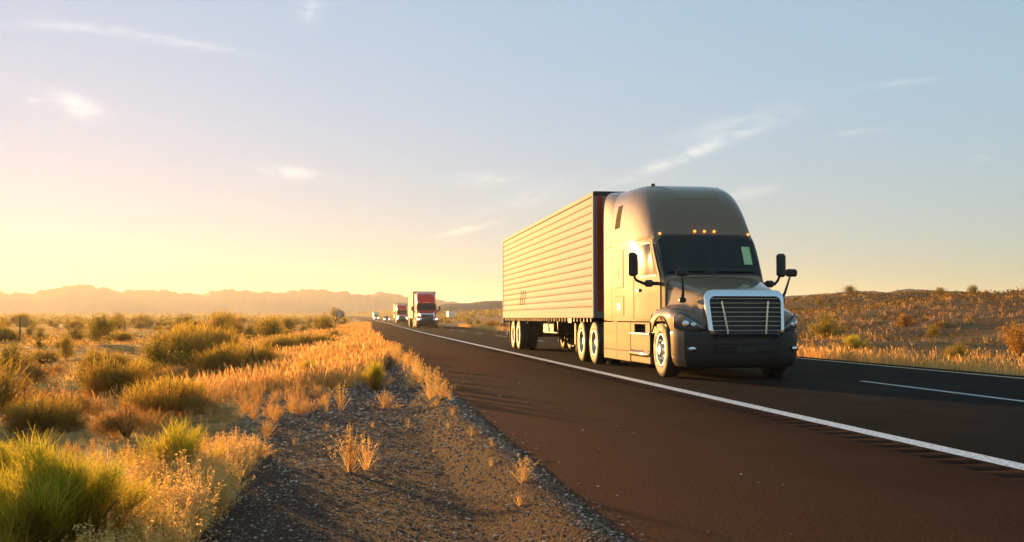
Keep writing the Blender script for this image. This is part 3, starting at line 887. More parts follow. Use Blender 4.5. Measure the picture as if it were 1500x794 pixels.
        MB().tube([(s*(float(hood_ws(y))+.012), y, float(hood_zt(y))-.165) for y in np.linspace(.30, 1.86, 14)], .006, 5).build("bonnet_seam", seam, root)
        MB().tube([(s*1.192, 1.905, 1.06), (s*1.192, 1.905, 1.12), (s*1.17, 1.905, 1.2)], .006, 5).build("bonnet_seam", seam, root)
        # roof quarter vent
        side_patch(s, lambda z: 4.42-.25*(z-3.1), lambda z: 4.86-.42*(z-3.1), 3.12, 3.62, .006, th=.008).build("quarter_vent", vent_mat, root, 50)
        # --- skirts and steps
        MB().box(s*1.155, s*1.195, 3.46, 5.84, .19, 1.035, .012).build("side_skirt", paint, root)
        MB().box(s*1.193, s*1.199, 4.60, 4.612, .22, 1.02).build("panel_seam", seam, root)
        MB().box(s*1.16, s*1.205, 3.46, 5.84, .40, .425, .008).build("skirt_rib", paint, root)
        MB().box(s*1.02, s*1.195, 1.97, 3.44, .985, 1.035, .012).build("step_panel", paint, root)
        MB().box(s*1.03, s*1.05, 1.97, 3.44, .17, .99).build("step_recess", frame_black, root)
        MB().box(s*1.155, s*1.195, 1.97, 3.44, .44, .80, .02).build("step_panel", paint, root)
        MB().box(s*1.155, s*1.195, 1.97, 2.30, .78, 1.0, .012).build("step_panel", paint, root)
        MB().box(s*1.155, s*1.195, 3.12, 3.44, .78, 1.0, .012).build("step_panel", paint, root)
        MB().box(s*1.03, s*1.215, 1.99, 3.42, .775, .82, .015).build("step_tread", alu, root)
        MB().tube([(s*1.17, 2.0, .385), (s*1.175, 2.2, .385), (s*1.175, 3.44, .385)], [.045, .062, .062], 12).build("step_tread", paint, root)
        MB().box(s*1.10, s*1.185, 1.97, 3.44, .19, .40, .02).build("step_panel", paint, root)
        # --- mirrors
        mh = MB().box(-.095, .095, -.07, .06, -.235, .235, .045).build("door_mirror", dark_plastic, root)
        mh.location = (s*1.60 if s < 0 else 1.45, 1.72, 2.17); mh.rotation_euler = (0, 0, s*.12)
        MB().tube([(s*1.58 if s < 0 else 1.43, 1.74, 1.95), (s*1.52 if s < 0 else 1.40, 1.78, 1.86), (s*1.36, 1.82, 1.80), (s*1.06, 1.86, 1.80)], [.022, .028, .032, .04], 8).build("mirror_arm", dark_plastic, root)
        MB().box(s*1.16, s*1.34, 1.76, 1.90, 1.73, 1.87, .04).build("mirror_bracket", dark_plastic, root)
        hm = MB().box(-.115, .115, -.06, .05, -.072, .072, .035).build("bonnet_mirror", dark_plastic, root)
        hm.location = (s*1.13 if s > 0 else -1.0, .50, 1.965); hm.rotation_euler = (.0, 0, s*.1)
        MB().tube([(s*1.12 + (.12 if s < 0 else 0), .51, 1.92), (s*1.08 + (.1 if s < 0 else 0), .53, 1.78), (s*1.03 + (.07 if s < 0 else 0), .56, 1.60), (s*.97, .58, 1.46)], [.016, .02, .026, .035], 8).build("mirror_arm", dark_plastic, root)
        MB().box(s*.90, s*1.03, .53, .66, 1.40, 1.50, .03).build("mirror_bracket", dark_plastic, root)
    # --- chassis
    ch = MB()
    for s in (-1, 1): ch.box(s*.40, s*.48, .5, 9.1, .62, .90)
    ch.box(-.95, .95, .25, .5, .45, .8); ch.box(-.6, .6, 4.3, 4.45, .5, .9)
    ch.box(-.98, .98, 5.1, 5.8, .35, 1.04)
    chassis = ch.build("chassis", frame_black, root)
    MB().box(-1.0, 1.0, 1.95, 5.1, .55, 1.05).build("cab_floor", frame_black, root)
    for y in (1.24, 6.86, 8.28): MB().tube([(-.95, y, .513), (.95, y, .513)], .085, 10).build("axle", frame_black, root)
    MB().lathe([(1.0, .45), (1.06, .45), (1.07, .40), (1.07, .001)], 24, 'z', (0, 7.5, 0)).build("fifth_wheel", frame_black, root)
    for s in (-1, 1):
        put_wheel(root, 'steer', s*1.05, 1.24, .3)
        put_wheel(root, 'dual', s*1.06, 6.86, .2); put_wheel(root, 'dual', s*1.06, 8.28, .7)
        MB().box(s*.55, s*1.19, 8.98, 9.0, .22, .95).build("mud_flap", frame_black, root)
        MB().tube([(s*1.0, 5.95, .55), (s*1.0, 5.95, .75)], .02, 6).build("hose_bracket", frame_black, root)
    for k, c in ((-.2, .0), (0, .1), (.2, .05)):
        MB().tube([(k, 5.7, 2.0), (k, 6.0, 1.6+c), (k*1.5, 6.25, 1.5+c), (k*2, 6.42, 1.9)], .022, 6).build("air_hose", frame_black, root)
    return root

def make_trailer(label, group, marks=True):
    root = empty("semi_trailer")
    tag(root, label, "trailer", group)
    Lg = 15.66; hw = 1.295; zb, zt = 1.12, 4.18
    body = MB().box(-hw+.02, hw-.02, .03, Lg-.03, zb+.02, zt-.02).build("trailer_body", groove, root)
    MB().box(-hw+.05, hw-.05, .02, Lg-.02, zt-.02, zt+.004, .008).build("roof", trailer_white, root)
    N = 14; z0, z1 = zb+.27, zt-.11; h = (z1-z0)/N
    for s in (-1, 1):
        me = None
        for k in range(N):
            a, b = z0+k*h+.004, z0+(k+1)*h-.004
            x0, x1 = s*(hw-.021), s*hw
            # a shallow pressed plank with sloped edges
            pr = [(x0, a), (x1-s*.004, a+.012), (x1, a+.03), (x1, b-.03), (x1-s*.004, b-.012), (x0, b)]
            P = np.array([[(x, y, z) for x, z in pr] for y in (.08, Lg-.08)])
            mb = MB().grid(P)
            mb.build("side_plank", trailer_white, root, 25)
        MB().box(s*(hw-.03), s*(hw+.012), .0, Lg, zt-.105, zt+.008, .012).build("top_rail", trailer_white, root)
        MB().box(s*(hw-.03), s*(hw+.010), .0, Lg, zb, zb+.262, .010).build("bottom_rail", trailer_white, root)
        rv = MB()
        for k in range(52):
            y = .25 + k*.295
            rv.lathe([(0, .021), (s*.008, .015), (s*.009, .001)], 7, 'x', (s*(hw+.0095), y, zb+.17))
        tag(rv.build("rivet_row", dark_plastic, root), kind="stuff")
        MB().box(s*(hw-.06), s*(hw+.014), -.02, .075, zb, zt, .012).build("corner_post", trailer_white, root)
        MB().box(s*(hw-.06), s*(hw+.014), Lg-.10, Lg+.03, .93, zt, .012).build("rear_post", trailer_white, root)
        MB().box(s*(hw-.225), s*(hw-.085), -.034, -.018, zb+.16, zt-.06, .004).build("red_strip", trailer_red, root)
        if marks:
            for k in range(3):
                y = 10.35 + k*.45
                MB().tube([(s*(hw+.003), y-.16, zb+.92), (s*(hw+.003), y-.02, zb+.68), (s*(hw+.003), y+.16, zb+.46)], .017, 5).build("slant_mark", frame_black, root)
    MB().box(-hw+.03, hw-.03, -.02, .03, zb, zt-.01).build("front_wall", trailer_grey, root)
    MB().box(-hw, hw, -.035, .02, zt-.10, zt+.012, .01).build("front_header", dark_plastic, root)
    for k in range(5): MB().box(-.85+k*.42, -.81+k*.42, -.032, -.018, zb+.1, zt-.15).build("front_rib", trailer_grey, root)
    for s in (-1, 1): MB().box(s*.02, s*(hw-.08), Lg-.03, Lg+.01, zb+.05, zt-.1, .01).build("rear_door", trailer_white, root)
    MB().box(-hw, hw, Lg-.06, Lg+.03, .95, 1.14, .01).build("rear_sill", trailer_white, root)
    # underside
    cm = MB()
    for k in range(38): cm.box(-hw+.05, hw-.05, .5+k*.40, .56+k*.40, zb-.10, zb+.02)
    cm.build("cross_members", frame_black, root)
    for s in (-1, 1): MB().box(s*.50, s*.60, 9.3, Lg-.2, .80, 1.03).build("slider_rail", frame_black, root)
    MB().box(-.6, .6, .3, 1.9, zb-.07, zb+.01).build("coupler_plate", frame_black, root)
    # landing gear
    for s in (-1, 1):
        lg = MB().box(s*.92-.065, s*.92+.065, 3.55, 3.68, .38, 1.12, .01).build("landing_leg", frame_black, root)
        MB().box(s*.92-.13, s*.92+.13, 3.48, 3.75, .33, .37, .01).build("landing_foot", frame_black, lg)
        MB().tube([(s*.92, 3.6, .62), (s*.92, 2.75, 1.1)], .035, 6).build("landing_brace", frame_black, lg)
        MB().box(s*1.16, s*1.28, 2.7, 3.1, .98, 1.12, .01).build("side_bracket", frame_black, root)
    MB().tube([(-.92, 3.62, .72), (.92, 3.62, .72)], .035, 6).build("landing_cross_tube", frame_black, root)
    # door hoop / pallet rack seen under the floor
    MB().tube([(-1.15, 5.2, 1.1), (-1.15, 5.25, .68), (-1.15, 6.6, .68), (-1.15, 6.75, 1.1)], .022, 6).build("under_rack", alu, root)
    MB().tube([(.0, 5.0, .82), (.0, 6.8, .82)], .19, 16).build("air_tank", frame_black, root)
    MB().box(-.9, .9, 7.2, 9.0, .62, .95, .03).build("tool_tray", frame_black, root)
    for y in (12.13, 13.38):
        MB().tube([(-.95, y, .513), (.95, y, .513)], .075, 10).build("axle", frame_black, root)
        MB().box(-.62, -.45, y-.55, y+.45, .52, .80).build("suspension_arm", frame_black, root)
        MB().box(.45, .62, y-.55, y+.45, .52, .80).build("suspension_arm", frame_black, root)
        for s in (-1, 1): put_wheel(root, 'dual', s*1.10, y, y)
    for s in (-1, 1):
        MB().box(s*.62, s*1.25, 14.15, 14.17, .18, .98).build("mud_flap", frame_black, root)
        MB().box(s*.72, s*.80, Lg-.14, Lg-.04, .48, .97).build("guard_strut", frame_black, root)
    MB().box(-1.15, 1.15, Lg-.15, Lg-.03, .46, .58, .012).build("rear_guard", trailer_white, root)
    return root

TX = 6.945
tractor = make_tractor("champagne semi truck tractor with black bumper and chrome grille pulling the white trailer", None, tan_paint, 'main')
tractor.location = (TX, 17.95, 0.002)
trailer = make_trailer("long white ribbed trailer hitched to the champagne truck", None)
trailer.location = (TX, 24.42, 0.002)

red = make_tractor("red semi truck with lit headlights driving between the champagne truck and the farther red truck", "red trucks", red_paint, 'red')
rt = make_trailer("white trailer hitched to the bigger red truck with lit headlights", "trailers behind red trucks", marks=False)
def put_rig(tr, tl, Y, lateral):
    a = math.atan2(float(curve(Y+22)-curve(Y)), 22)
    x = float(curve(Y)) + lateral
    tr.location = (x, Y, float(roadz(Y))+.002); tr.rotation_euler = (0, 0, -a)
    tl.location = (x + 6.47*math.sin(a), Y + 6.47*math.cos(a), float(roadz(Y))+.002); tl.rotation_euler = (0, 0, -a)
put_rig(red, rt, 114.0, 7.35)
red2 = copy_tree(red); rt2 = copy_tree(rt)
tag(red2, "smaller red semi truck following behind the other red truck")
tag(rt2, "white trailer hitched to the rearmost red truck")
put_rig(red2, rt2, 216.0, 7.6)

# ------------------------------------------------------------------ vegetation
dry_mat = foliage("dry_grass", [(0, (.50, .23, .06)), (.4, (.68, .35, .09)), (.75, (.78, .47, .15)), (1, (.84, .6, .26))], .58)
dry_pale = foliage("pale_dry_grass", [(0, (.55, .3, .08)), (.5, (.74, .46, .14)), (1, (.84, .62, .26))], .58)
green_mat = foliage("green_broom_stems", [(0, (.36, .33, .02)), (.5, (.56, .49, .035)), (.85, (.7, .57, .06)), (1, (.76, .52, .1))], .7, woody=(.34, .16, .03))
olive_mat = foliage("olive_leaves", [(0, (.15, .12, .015)), (.5, (.30, .23, .028)), (.9, (.46, .32, .05)), (1, (.56, .33, .07))], .64)
brown_mat = foliage("brown_twigs", [(0, (.30, .145, .035)), (.5, (.47, .25, .065)), (1, (.62, .37, .12))], .6)
rust_mat = foliage("rusty_leaves", [(0, (.24, .11, .02)), (.5, (.42, .21, .035)), (1, (.56, .34, .07))], .6)
fuzzy_mat = foliage("olive_gold_twigs", [(0, (.3, .2, .02)), (.5, (.54, .37, .04)), (.85, (.68, .47, .08)), (1, (.74, .48, .12))], .66, woody=(.3, .14, .03))
dark_scrub = foliage("dark_bank_scrub", [(0, (.09, .055, .014)), (.5, (.17, .105, .024)), (1, (.3, .17, .04))], .45)
bark_mat = plain("shrub_bark", (.09, .06, .04), .9, var=.4, vscale=15)

def strips(base, d, ln, bend, wd, prof, side):
    """N thin blades with K levels; width follows prof"""
    K = len(prof); N = len(base)
    t = np.linspace(0, 1, K)
    c = base[:, None, :] + d[:, None, :]*(ln[:, None, None]*t[None, :, None]) + bend[:, None, :]*(t[None, :, None]**2)
    off = side[:, None, :]*(wd[:, None, None]*np.asarray(prof)[None, :, None])*.5
    V = np.stack([c-off, c+off], 2).reshape(-1, 3)
    b = (np.arange(N)*2*K)[:, None] + (np.arange(K-1)*2)[None]
    F = np.stack([b, b+1, b+3, b+2], -1).reshape(-1, 4)
    return V, F
def rdir(r, n, tilt):
    """unit vectors around up, tilt (n,) radians"""
    a = r.uniform(0, 2*math.pi, n)
    return np.stack([np.sin(tilt)*np.cos(a), np.sin(tilt)*np.sin(a), np.cos(tilt)], -1)
def rside(r, n):
    a = r.uniform(0, 2*math.pi, n)
    return np.stack([np.cos(a), np.sin(a), np.zeros(n)], -1)
def merge(parts):
    V = []; F = []; o = 0
    for v, f in parts:
        V.append(v); F.append(f+o); o += len(v)
    return np.concatenate(V), np.concatenate(F)
def quads(c, r, size):
    """small leaves as randomly turned quads"""
    n = len(c)
    a = r.normal(size=(n, 3)); a /= np.linalg.norm(a, axis=1)[:, None]
    b = np.cross(a, r.normal(size=(n, 3))); b /= np.linalg.norm(b, axis=1)[:, None]
    a *= size[:, None]; b *= (size*.45)[:, None]
    V = np.stack([c-a, c-b*.9, c+a, c+b], 1).reshape(-1, 3)
    return V, np.arange(n*4).reshape(-1, 4)

def broom_mesh(seed, n=5200, w=.0046):
    """upright feathery bush, unit height, about unit width: many fine twigs along main bunches"""
    r = np.random.default_rng(seed)
    nb = 46
    bt = np.abs(r.normal(0, .55, nb)).clip(0, .98); bd = rdir(r, nb, bt); bl = r.uniform(.58, .95, nb)*(1-.25*bt)
    k = r.integers(0, nb, n)
    start = r.beta(1.7, 1.0, n)*bl[k]*.92
    base = bd[k]*start[:, None] + r.normal(0, .035, (n, 3))*np.array([1, 1, .5]); base[:, 2] = base[:, 2].clip(0, 1)
    d = bd[k]*.8 + r.normal(0, .36, (n, 3)); d[:, 2] = np.abs(d[:, 2]) + .22; d /= np.linalg.norm(d, axis=1)[:, None]
    ln = r.uniform(.07, .23, n)*(1.15-start*.45)
    bend = np.stack([d[:, 0], d[:, 1], np.full(n, .35)], -1)*(ln*.2)[:, None] + r.normal(0, .02, (n, 3))
    return strips(base, d, ln, bend, np.full(n, w)*r.uniform(.7, 1.4, n), [1, .8, .3], rside(r, n))
def mound_mesh(seed, n=4200, w=.007):
    """lobed dome of short fine twigs"""
    r = np.random.default_rng(seed)
    nl = 9
    lc = np.stack([r.normal(0, .17, nl), r.normal(0, .17, nl), r.uniform(.05, .3, nl)], -1); lr = r.uniform(.2, .34, nl)
    k = r.integers(0, nl, n)
    t = np.arccos(r.uniform(-.15, 1, n)); d = rdir(r, n, t)
    base = lc[k] + d*(lr[k]*r.uniform(.35, .95, n))[:, None]; base[:, 2] = np.abs(base[:, 2])
    d2 = d*.9 + r.normal(0, .45, (n, 3)) + np.array([0, 0, .25]); d2 /= np.linalg.norm(d2, axis=1)[:, None]
    ln = r.uniform(.07, .2, n)
    V, F = strips(base, d2, ln, r.normal(0, .02, (n, 3)), np.full(n, w)*r.uniform(.6, 1.3, n), [1, .8, .3], rside(r, n))
    V[:, 2] = np.maximum(V[:, 2], 0)*1.15
    return V, F
def creosote_mesh(seed, n=3600, leaf=.02, spread=.62):
    r = np.random.default_rng(seed)
    nb = 34
    tl = r.uniform(.05, 1.15, nb); bd = rdir(r, nb, tl); bl = r.uniform(.6, 1.0, nb)*(1-.18*tl)
    tips = bd*bl[:, None]*np.array([spread, spread, 1.0])
    k = r.integers(0, nb, n); t = r.beta(3.2, 1.2, n)
    c = tips[k]*t[:, None] + r.normal(0, .055, (n, 3))*(.4+t[:, None])
    c[:, 2] = np.abs(c[:, 2])
    V1, F1 = quads(c, r, leaf*r.uniform(.6, 1.5, n))
    m = 700
    k = r.integers(0, nb, m); t = r.uniform(.4, 1.0, m)
    d = bd[k] + r.normal(0, .4, (m, 3)); d /= np.linalg.norm(d, axis=1)[:, None]
    V2, F2 = strips(tips[k]*t[:, None], d, r.uniform(.08, .2, m), d*.02, np.full(m, .006), [1, .7, .3], rside(r, m))
    return merge([(V1, F1), (V2, F2)])
def stem_mesh(seed, spread=.5, n=9):
    r = np.random.default_rng(seed); mb = MB()
    for i in range(n):
        d = rdir(r, 1, np.array([r.uniform(.1, .9)]))[0]*np.array([spread*1.3, spread*1.3, 1.0])
        l = r.uniform(.45, .8)
        mb.tube([(0, 0, -.03), tuple(d*l*.4+r.normal(0, .02, 3)), tuple(d*l)], [.016, .011, .004], 5, cap=False)
    return mb.mesh("stems", 60)
SH = {}
for nm, fn, seeds, mt in (("broom", broom_mesh, (11, 12, 13), green_mat), ("mound", mound_mesh, (21, 22, 23), brown_mat),
                          ("olive", lambda s: creosote_mesh(s, 4200, .018, .72), (31, 32, 33), olive_mat), ("creosote", lambda s: creosote_mesh(s), (41, 42, 43, 44), olive_mat),
                          ("fuzzy", lambda s: mound_mesh(s, 5000, .008), (71, 72, 73), fuzzy_mat), ("rust", lambda s: creosote_mesh(s, 2600, .026, .72), (51, 52, 53), rust_mat), ("gold", lambda s: broom_mesh(s, 1900, .009), (61, 62), dry_mat)):
    SH[nm] = []
    for s_ in seeds:
        v, f = fn(s_); me = raw_mesh("foliage", v, f); me.materials.append(mt); SH[nm].append(me)
STEM = [stem_mesh(s_) for s_ in (1, 2, 3)]
for me in STEM: me.materials.append(bark_mat)
big_v, big_f = broom_mesh(99, 24000, .0032); BIG = raw_mesh("foliage", big_v, big_f); BIG.materials.append(green_mat)

def shrub(kind, x, y, h, w, label, group=None, variant=None, rz=None, parts=True, name="shrub", mesh=None):
    me = mesh or (SH[kind][variant % len(SH[kind])] if variant is not None else random.choice(SH[kind]))
    z = float(hz(x, y)) - .02
    rz = random.uniform(0, 6.28) if rz is None else rz
    sw = w/(1.0 if kind in ("broom", "gold", "mound", "fuzzy") else 1.25)
    sz = h if kind not in ("mound", "fuzzy") else h/.72
    if not parts:
        o = link(name, me); o.location = (x, y, z); o.rotation_euler = (0, 0, rz); o.scale = (sw, sw, sz)
        return tag(o, label, "shrub", group)
    root = empty(name, (x, y, z), rz); root.scale = (sw, sw, sz)
    tag(root, label, "shrub", group)
    link("foliage", me, None, root); link("stems", random.choice(STEM), None, root)
    return root

NEAR = [("broom", -1.60, 5.75, .84, 1.1, "big bright green feathery bush growing at the edge of the gravel", BIG),
        ("broom", -2.3, 6.1, .7, .95, "green feathery bush half hidden beside the biggest green bush", None),
        ("broom", -1.42, 8.89, .62, .75, "yellow green upright bush among tall golden grass behind the biggest bush", None),
        ("mound", -2.84, 13.64, .43, .8, "small round brown mound shrub behind the yellow green bush", None),
        ("mound", -4.69, 18.2, .55, 1.2, "wide fuzzy brown mound shrub on pale short grass", None),
        ("fuzzy", -2.86, 16.5, .66, 1.15, "dark green rounded shrub between the brown mounds", None),
        ("mound", -2.41, 16.5, .40, .75, "low dark brown shrub touching the dark green rounded one", None),
        ("mound", -4.72, 29.2, .52, 1.4, "straw coloured dome shaped shrub in front of the large olive bush", None),
        ("creosote", -6.1, 33.8, 1.5, 2.7, "large brown olive bush with open twiggy crown", None),
        ("fuzzy", -3.67, 29.0, 1.05, 1.7, "dense dark olive shrub behind the straw coloured dome", None),
        ("fuzzy", -3.05, 30.8, .85, 1.7, "dense olive shrub pressed against the golden grass bank", None),
        ("fuzzy", -3.12, 45.5, .85, 2.1, "flat topped green shrub on the crest of the golden grass bank", None),
        ("creosote", -9.5, 80.2, 1.65, 2.8, "olive bush standing alone beyond a pale sandy track", None),
        ("creosote", -5.8, 74.0, 1.8, 4.0, "broad dark bush mass behind the flat topped green shrub", None),
        ("creosote", -13.1, 49.7, 1.3, 1.3, "slim upright yellowish bush on open sand", None),
        ("creosote", -11.6, 37.4, 1.2, 2.2, "bushy golden olive shrub against the sun glow", None),
        ("creosote", -46, 176, 1.7, 2.9, "lone dark round bush far out on the plain", None),
        ("broom", -1.02, 22.2, .58, .85, "bright green feathery tuft rising from the golden grass bank", None),
        ("broom", .35, 19.3, .66, .65, "yellow green feathery bush at the far end of the gravel", None),
        ("fuzzy", -2.2, 47.3, .8, 2.8, "wide low green shrub on the grass bank near the road sign", None),
        ("broom", -3.43, 10.8, .42, .6, "small green bush on bare soil left of the brown mound", None),
        ("broom", -2.35, 23.5, .25, .6, "low green tuft in short golden grass", None),
        ("fuzzy", -8.5, 37.9, .8, 1.8, "low spreading brown bush beside the large olive bush", None),
        ("mound", -9.3, 32.3, .6, 1.3, "fuzzy golden brown mound on sunlit sand", None),
        ("creosote", -25.7, 90, 1.15, 2.3, "low dark bush near the first fence post", None),
        ("olive", -1.26, 60, .8, 2.0, "small dark green shrub at the far end of the grass bank", None),
        ("broom", 19.6, 39.0, .85, 1.45, "bright green rounded bush in the grass verge across the road", None),
        ("olive", 18.0, 29.0, .72, 1.35, "dark green shrub sunk in orange grass across the road", None),
        ("creosote", 26.2, 55.2, 1.65, 3.2, "tall olive bush at the foot of the bank beside the truck", None),
        ("rust", 26.0, 37.7, 1.5, 2.2, "tall orange brown bush at the foot of the bank", None),
        ("rust", 36.5, 65.0, 1.0, 1.9, "dark bush halfway up the red bank", None),
        ("olive", 34.1, 57.6, .8, 1.5, "round dark shrub low on the red bank", None)]
for i, (k, x, y, h, w, lb, ms) in enumerate(NEAR):
    shrub(k, x, y, h, w, lb, None, i, None, True, "shrub", ms)

# grass tufts standing on the gravel and along the asphalt edge
def tuft_mesh(seed, n, h, spread, heads=True, w=.006):
    r = np.random.default_rng(seed)
    tl = np.abs(r.normal(0, spread, n)).clip(0, 1.2)
    d = rdir(r, n, tl)
    ln = h*r.uniform(.35, 1.0, n)*(1-.2*tl)
    base = np.concatenate([d[:, :2]*r.uniform(0, .10, n)[:, None]*h, np.zeros((n, 1))], 1)
    bend = np.stack([d[:, 0]*.25, d[:, 1]*.25, -.10*np.ones(n)], -1)*ln[:, None]*r.uniform(.2, 1, n)[:, None]
    parts = [strips(base, d, ln, bend, np.full(n, w)*r.uniform(.7, 1.3, n), [1, .85, .65, .4, .2], rside(r, n))]
    if heads:
        sel = np.nonzero(ln > h*.45)[0]
        m = len(sel)*14                       # florets packed round the upper half of each stalk
        k = r.choice(sel, m); t = r.uniform(.5, 1.04, m)
        rad = h*.016*np.sin(np.clip((t-.45)/.6, 0, 1)*math.pi)**.5 + h*.003
        c = base[k] + d[k]*(ln[k]*t)[:, None] + bend[k]*(t**2)[:, None] + r.normal(0, 1, (m, 3))*rad[:, None]
        parts.append(quads(c, r, h*.019*r.uniform(.6, 1.5, m)))
    return merge(parts)
TUFT = []
for s_, n_, sp in ((1, 70, .42), (2, 46, .38), (3, 90, .5), (4, 26, .3)):
    v, f = tuft_mesh(s_, n_, 1.0, sp, True, .010); me = raw_mesh("grass_tuft", v, f); me.materials.append(dry_pale); TUFT.append(me)
def tuft(x, y, h, w, label, group=None, variant=0):
    o = link("grass_tuft", TUFT[variant]); o.location = (x, y, float(hz(x, y))-.01 if x < 1.2 else float(max(hz(x, y), -.02))-.01)
    o.scale = (w, w, h); o.rotation_euler = (0, 0, random.uniform(0, 6.28))
    return tag(o, label, "grass", group)
tuft(-.05, 9.19, .47, .48, "tall dry grass tuft with seed heads standing alone on the gravel", None, 0)
tuft(.09, 9.3, .36, .34, "short dry grass tuft leaning beside the tallest tuft on the gravel", None, 1)
tuft(-.22, 15.36, .50, .42, "upright dry grass tuft where the gravel meets the grass bank", None, 1)
tuft(-.42, 15.1, .3, .3, "thin dry tuft beside the upright one at the grass bank", None, 3)
tuft(.41, 15.5, .34, .46, "bushy dry grass tuft at the far end of the gravel", None, 2)
tuft(-.65, 11.24, .13, .12, "tiny yellow grass sprout on bare gravel", None, 3)
tuft(-.97, 9.07, .2, .14, "single thin dry grass stalk clump by the big green bush", None, 3)
tuft(1.12, 6.98, .22, .24, "dry grass tuft at the crumbling asphalt edge", None, 1)
tuft(1.02, 6.5, .12, .16, "low broken dry sprig below the tuft at the asphalt edge", None, 3)
r_ = np.random.default_rng(5)
for k in range(46):
    y = float(12.5 + 24*r_.beta(1.3, 1.2)); x = float(1.12 + r_.normal(0, .07)); h = float(r_.uniform(.22, .5) if y > 14 else r_.uniform(.1, .22))
    tuft(x, y, h, h*float(r_.uniform(.8, 1.2)), ("knee high" if h > .4 else "low" if h < .28 else "middling") + " golden grass tuft in the line along the asphalt edge" + (" near the bare gravel" if y < 19 else " beside the grass bank"), "tufts along the asphalt edge", int(r_.integers(0, 4)))
for x, y, h in ((1.09, 9.88, .14), (1.16, 8.91, .11), (1.05, 8.1, .09), (.98, 11.2, .13), (1.1, 12.0, .16), (.62, 12.5, .17), (.2, 12.8, .12), (-.35, 12.6, .15), (.5, 7.7, .07), (.75, 10.2, .06)):
    tuft(x, y, h, h*1.1, "small dry sprig scattered on the gravel", "sprigs on the gravel", 3)

def grass_field(name, n_clump, per, sampler, hfun, w, seed, mat_, K=4, label=None):
    r = np.random.default_rng(seed)
    x, y = sampler(r, n_clump)
    n = len(x)
    hc = hfun(x, y, r)
    k = np.repeat(np.arange(n), per); m = len(k)
    off = r.normal(0, .06, (m, 2))*(.6+hc[k])[:, None]*1.6
    px_, py_ = x[k]+off[:, 0], y[k]+off[:, 1]
    z = hz(px_, py_)
    ln = hc[k]*r.uniform(.4, 1.08, m)
    lean = np.concatenate([off*1.1 + r.normal(0, .17, (m, 2)), np.ones((m, 1))], 1); lean /= np.linalg.norm(lean, axis=1)[:, None]
    base = np.stack([px_, py_, z-.02], -1)
    bend = np.stack([lean[:, 0], lean[:, 1], -.12*np.ones(m)], -1)*(ln*.2)[:, None] + r.normal(0, .02, (m, 3))
    dist = np.hypot(px_, py_)
    wd = w*np.clip(dist/9, .7, 5)*r.uniform(.6, 1.4, m)
    hd = r.uniform(0, 1, m) < .3
    prof = [1, .9, .7, .25] if K == 4 else [1, .8, .2]
    P = [strips(base, lean, ln, bend, wd, prof, rside(r, m))]
    s = np.nonzero(hd & (ln > .2))[0]
    if len(s):
        P.append(strips(base[s]+lean[s]*(ln[s]*.7)[:, None]+bend[s]*.5, lean[s], ln[s]*.38, bend[s]*.3, wd[s]*2.6, [.3, 1, .2], rside(r, len(s))))
    v, f = merge(P)
    o = link(name, raw_mesh(name, v, f), mat_)
    return tag(o, label, "grass", kind="stuff")
def umax(y): return np.interp(y, [0, 9, 12, 15, 20, 26, 34, 400], [-1.05, -1.0, -.95, -.6, -.2, .45, .95, .95])
patch = Noise2(77, 10, .35, 1.6)
def keep(x, y, r, lo): return (patch(x, y) + r.uniform(-.35, .35, len(x))) > lo
def s_near(r, n):
    y = 4 + 18*r.uniform(0, 1, n)**1.15; u = umax(y) - np.abs(r.normal(0, 1, n))*np.interp(y, [4, 12, 22], [.9, 1.7, 2.0])
    x = u + curve(y); k = keep(x, y, r, -.35); return x[k], y[k]
def s_mid(r, n):
    y = 20 + 45*r.uniform(0, 1, n)**1.2; u = umax(y) - np.abs(r.normal(0, 1, n))*1.9
    k = keep(u, y, r, -.7); return (u+curve(y))[k], y[k]
def s_far(r, n):
    y = 60 + 180*r.uniform(0, 1, n)**1.3; u = umax(y) - np.abs(r.normal(0, 1, n))*3.2
    return u+curve(y), y
def tuft_field(name, n, sampler, hlo, hhi, seed, mat_, label, stalks=34):
    """stalky straw tufts with fluffy heads, bare soil between them"""
    r = np.random.default_rng(seed)
    x, y = sampler(r, n); n = len(x)
    U_ = [tuft_mesh(100+seed*10+q, stalks + 6*q, 1.0, .26+.06*q, True, .011) for q in range(5)]
    P = []
    h = r.uniform(hlo, hhi, n)*(.8+.2*patch(x*.8, y*.8)); a = r.uniform(0, 6.28, n); q = r.integers(0, 5, n); z = hz(x, y)
    for i in range(n):
        v, f = U_[q[i]]
        c_, s_ = math.cos(a[i])*h[i]*1.15, math.sin(a[i])*h[i]*1.15
        P.append((np.stack([v[:, 0]*c_-v[:, 1]*s_+x[i], v[:, 0]*s_+v[:, 1]*c_+y[i], v[:, 2]*h[i]+z[i]-.02], -1), f))
    v, f = merge(P)
    return tag(link(name, raw_mesh(name, v, f), mat_), label, "grass", kind="stuff")
tuft_field("dry_grass", 520, s_near, .2, .44, 1, dry_mat, "tall golden dry grass between the gravel and the shrubs")
def s_gap(r, n):
    y = 6.5 + 13*r.uniform(0, 1, n); u = -1.6 - 4.5*r.uniform(0, 1, n)**1.2
    return u+curve(y), y
tuft_field("dry_grass", 130, s_gap, .12, .3, 4, dry_pale, "short straw tufts on the soil between the near bushes", 22)
grass_field("dry_grass", 3500, 14, s_mid, lambda x, y, r: r.uniform(.26, .5, len(x)), .0042, 2, dry_mat, 3, "golden grass bank running along the road edge")
grass_field("dry_grass", 2600, 10, s_far, lambda x, y, r: r.uniform(.3, .6, len(x)), .0045, 3, dry_mat, 3, "distant golden grass along the road edge")
def s_front(r, n):
    y = 4.2 + 6.5*r.uniform(0, 1, n); u = umax(y) + .1 - np.abs(r.normal(0, 1, n))*.42
    return u+curve(y), y
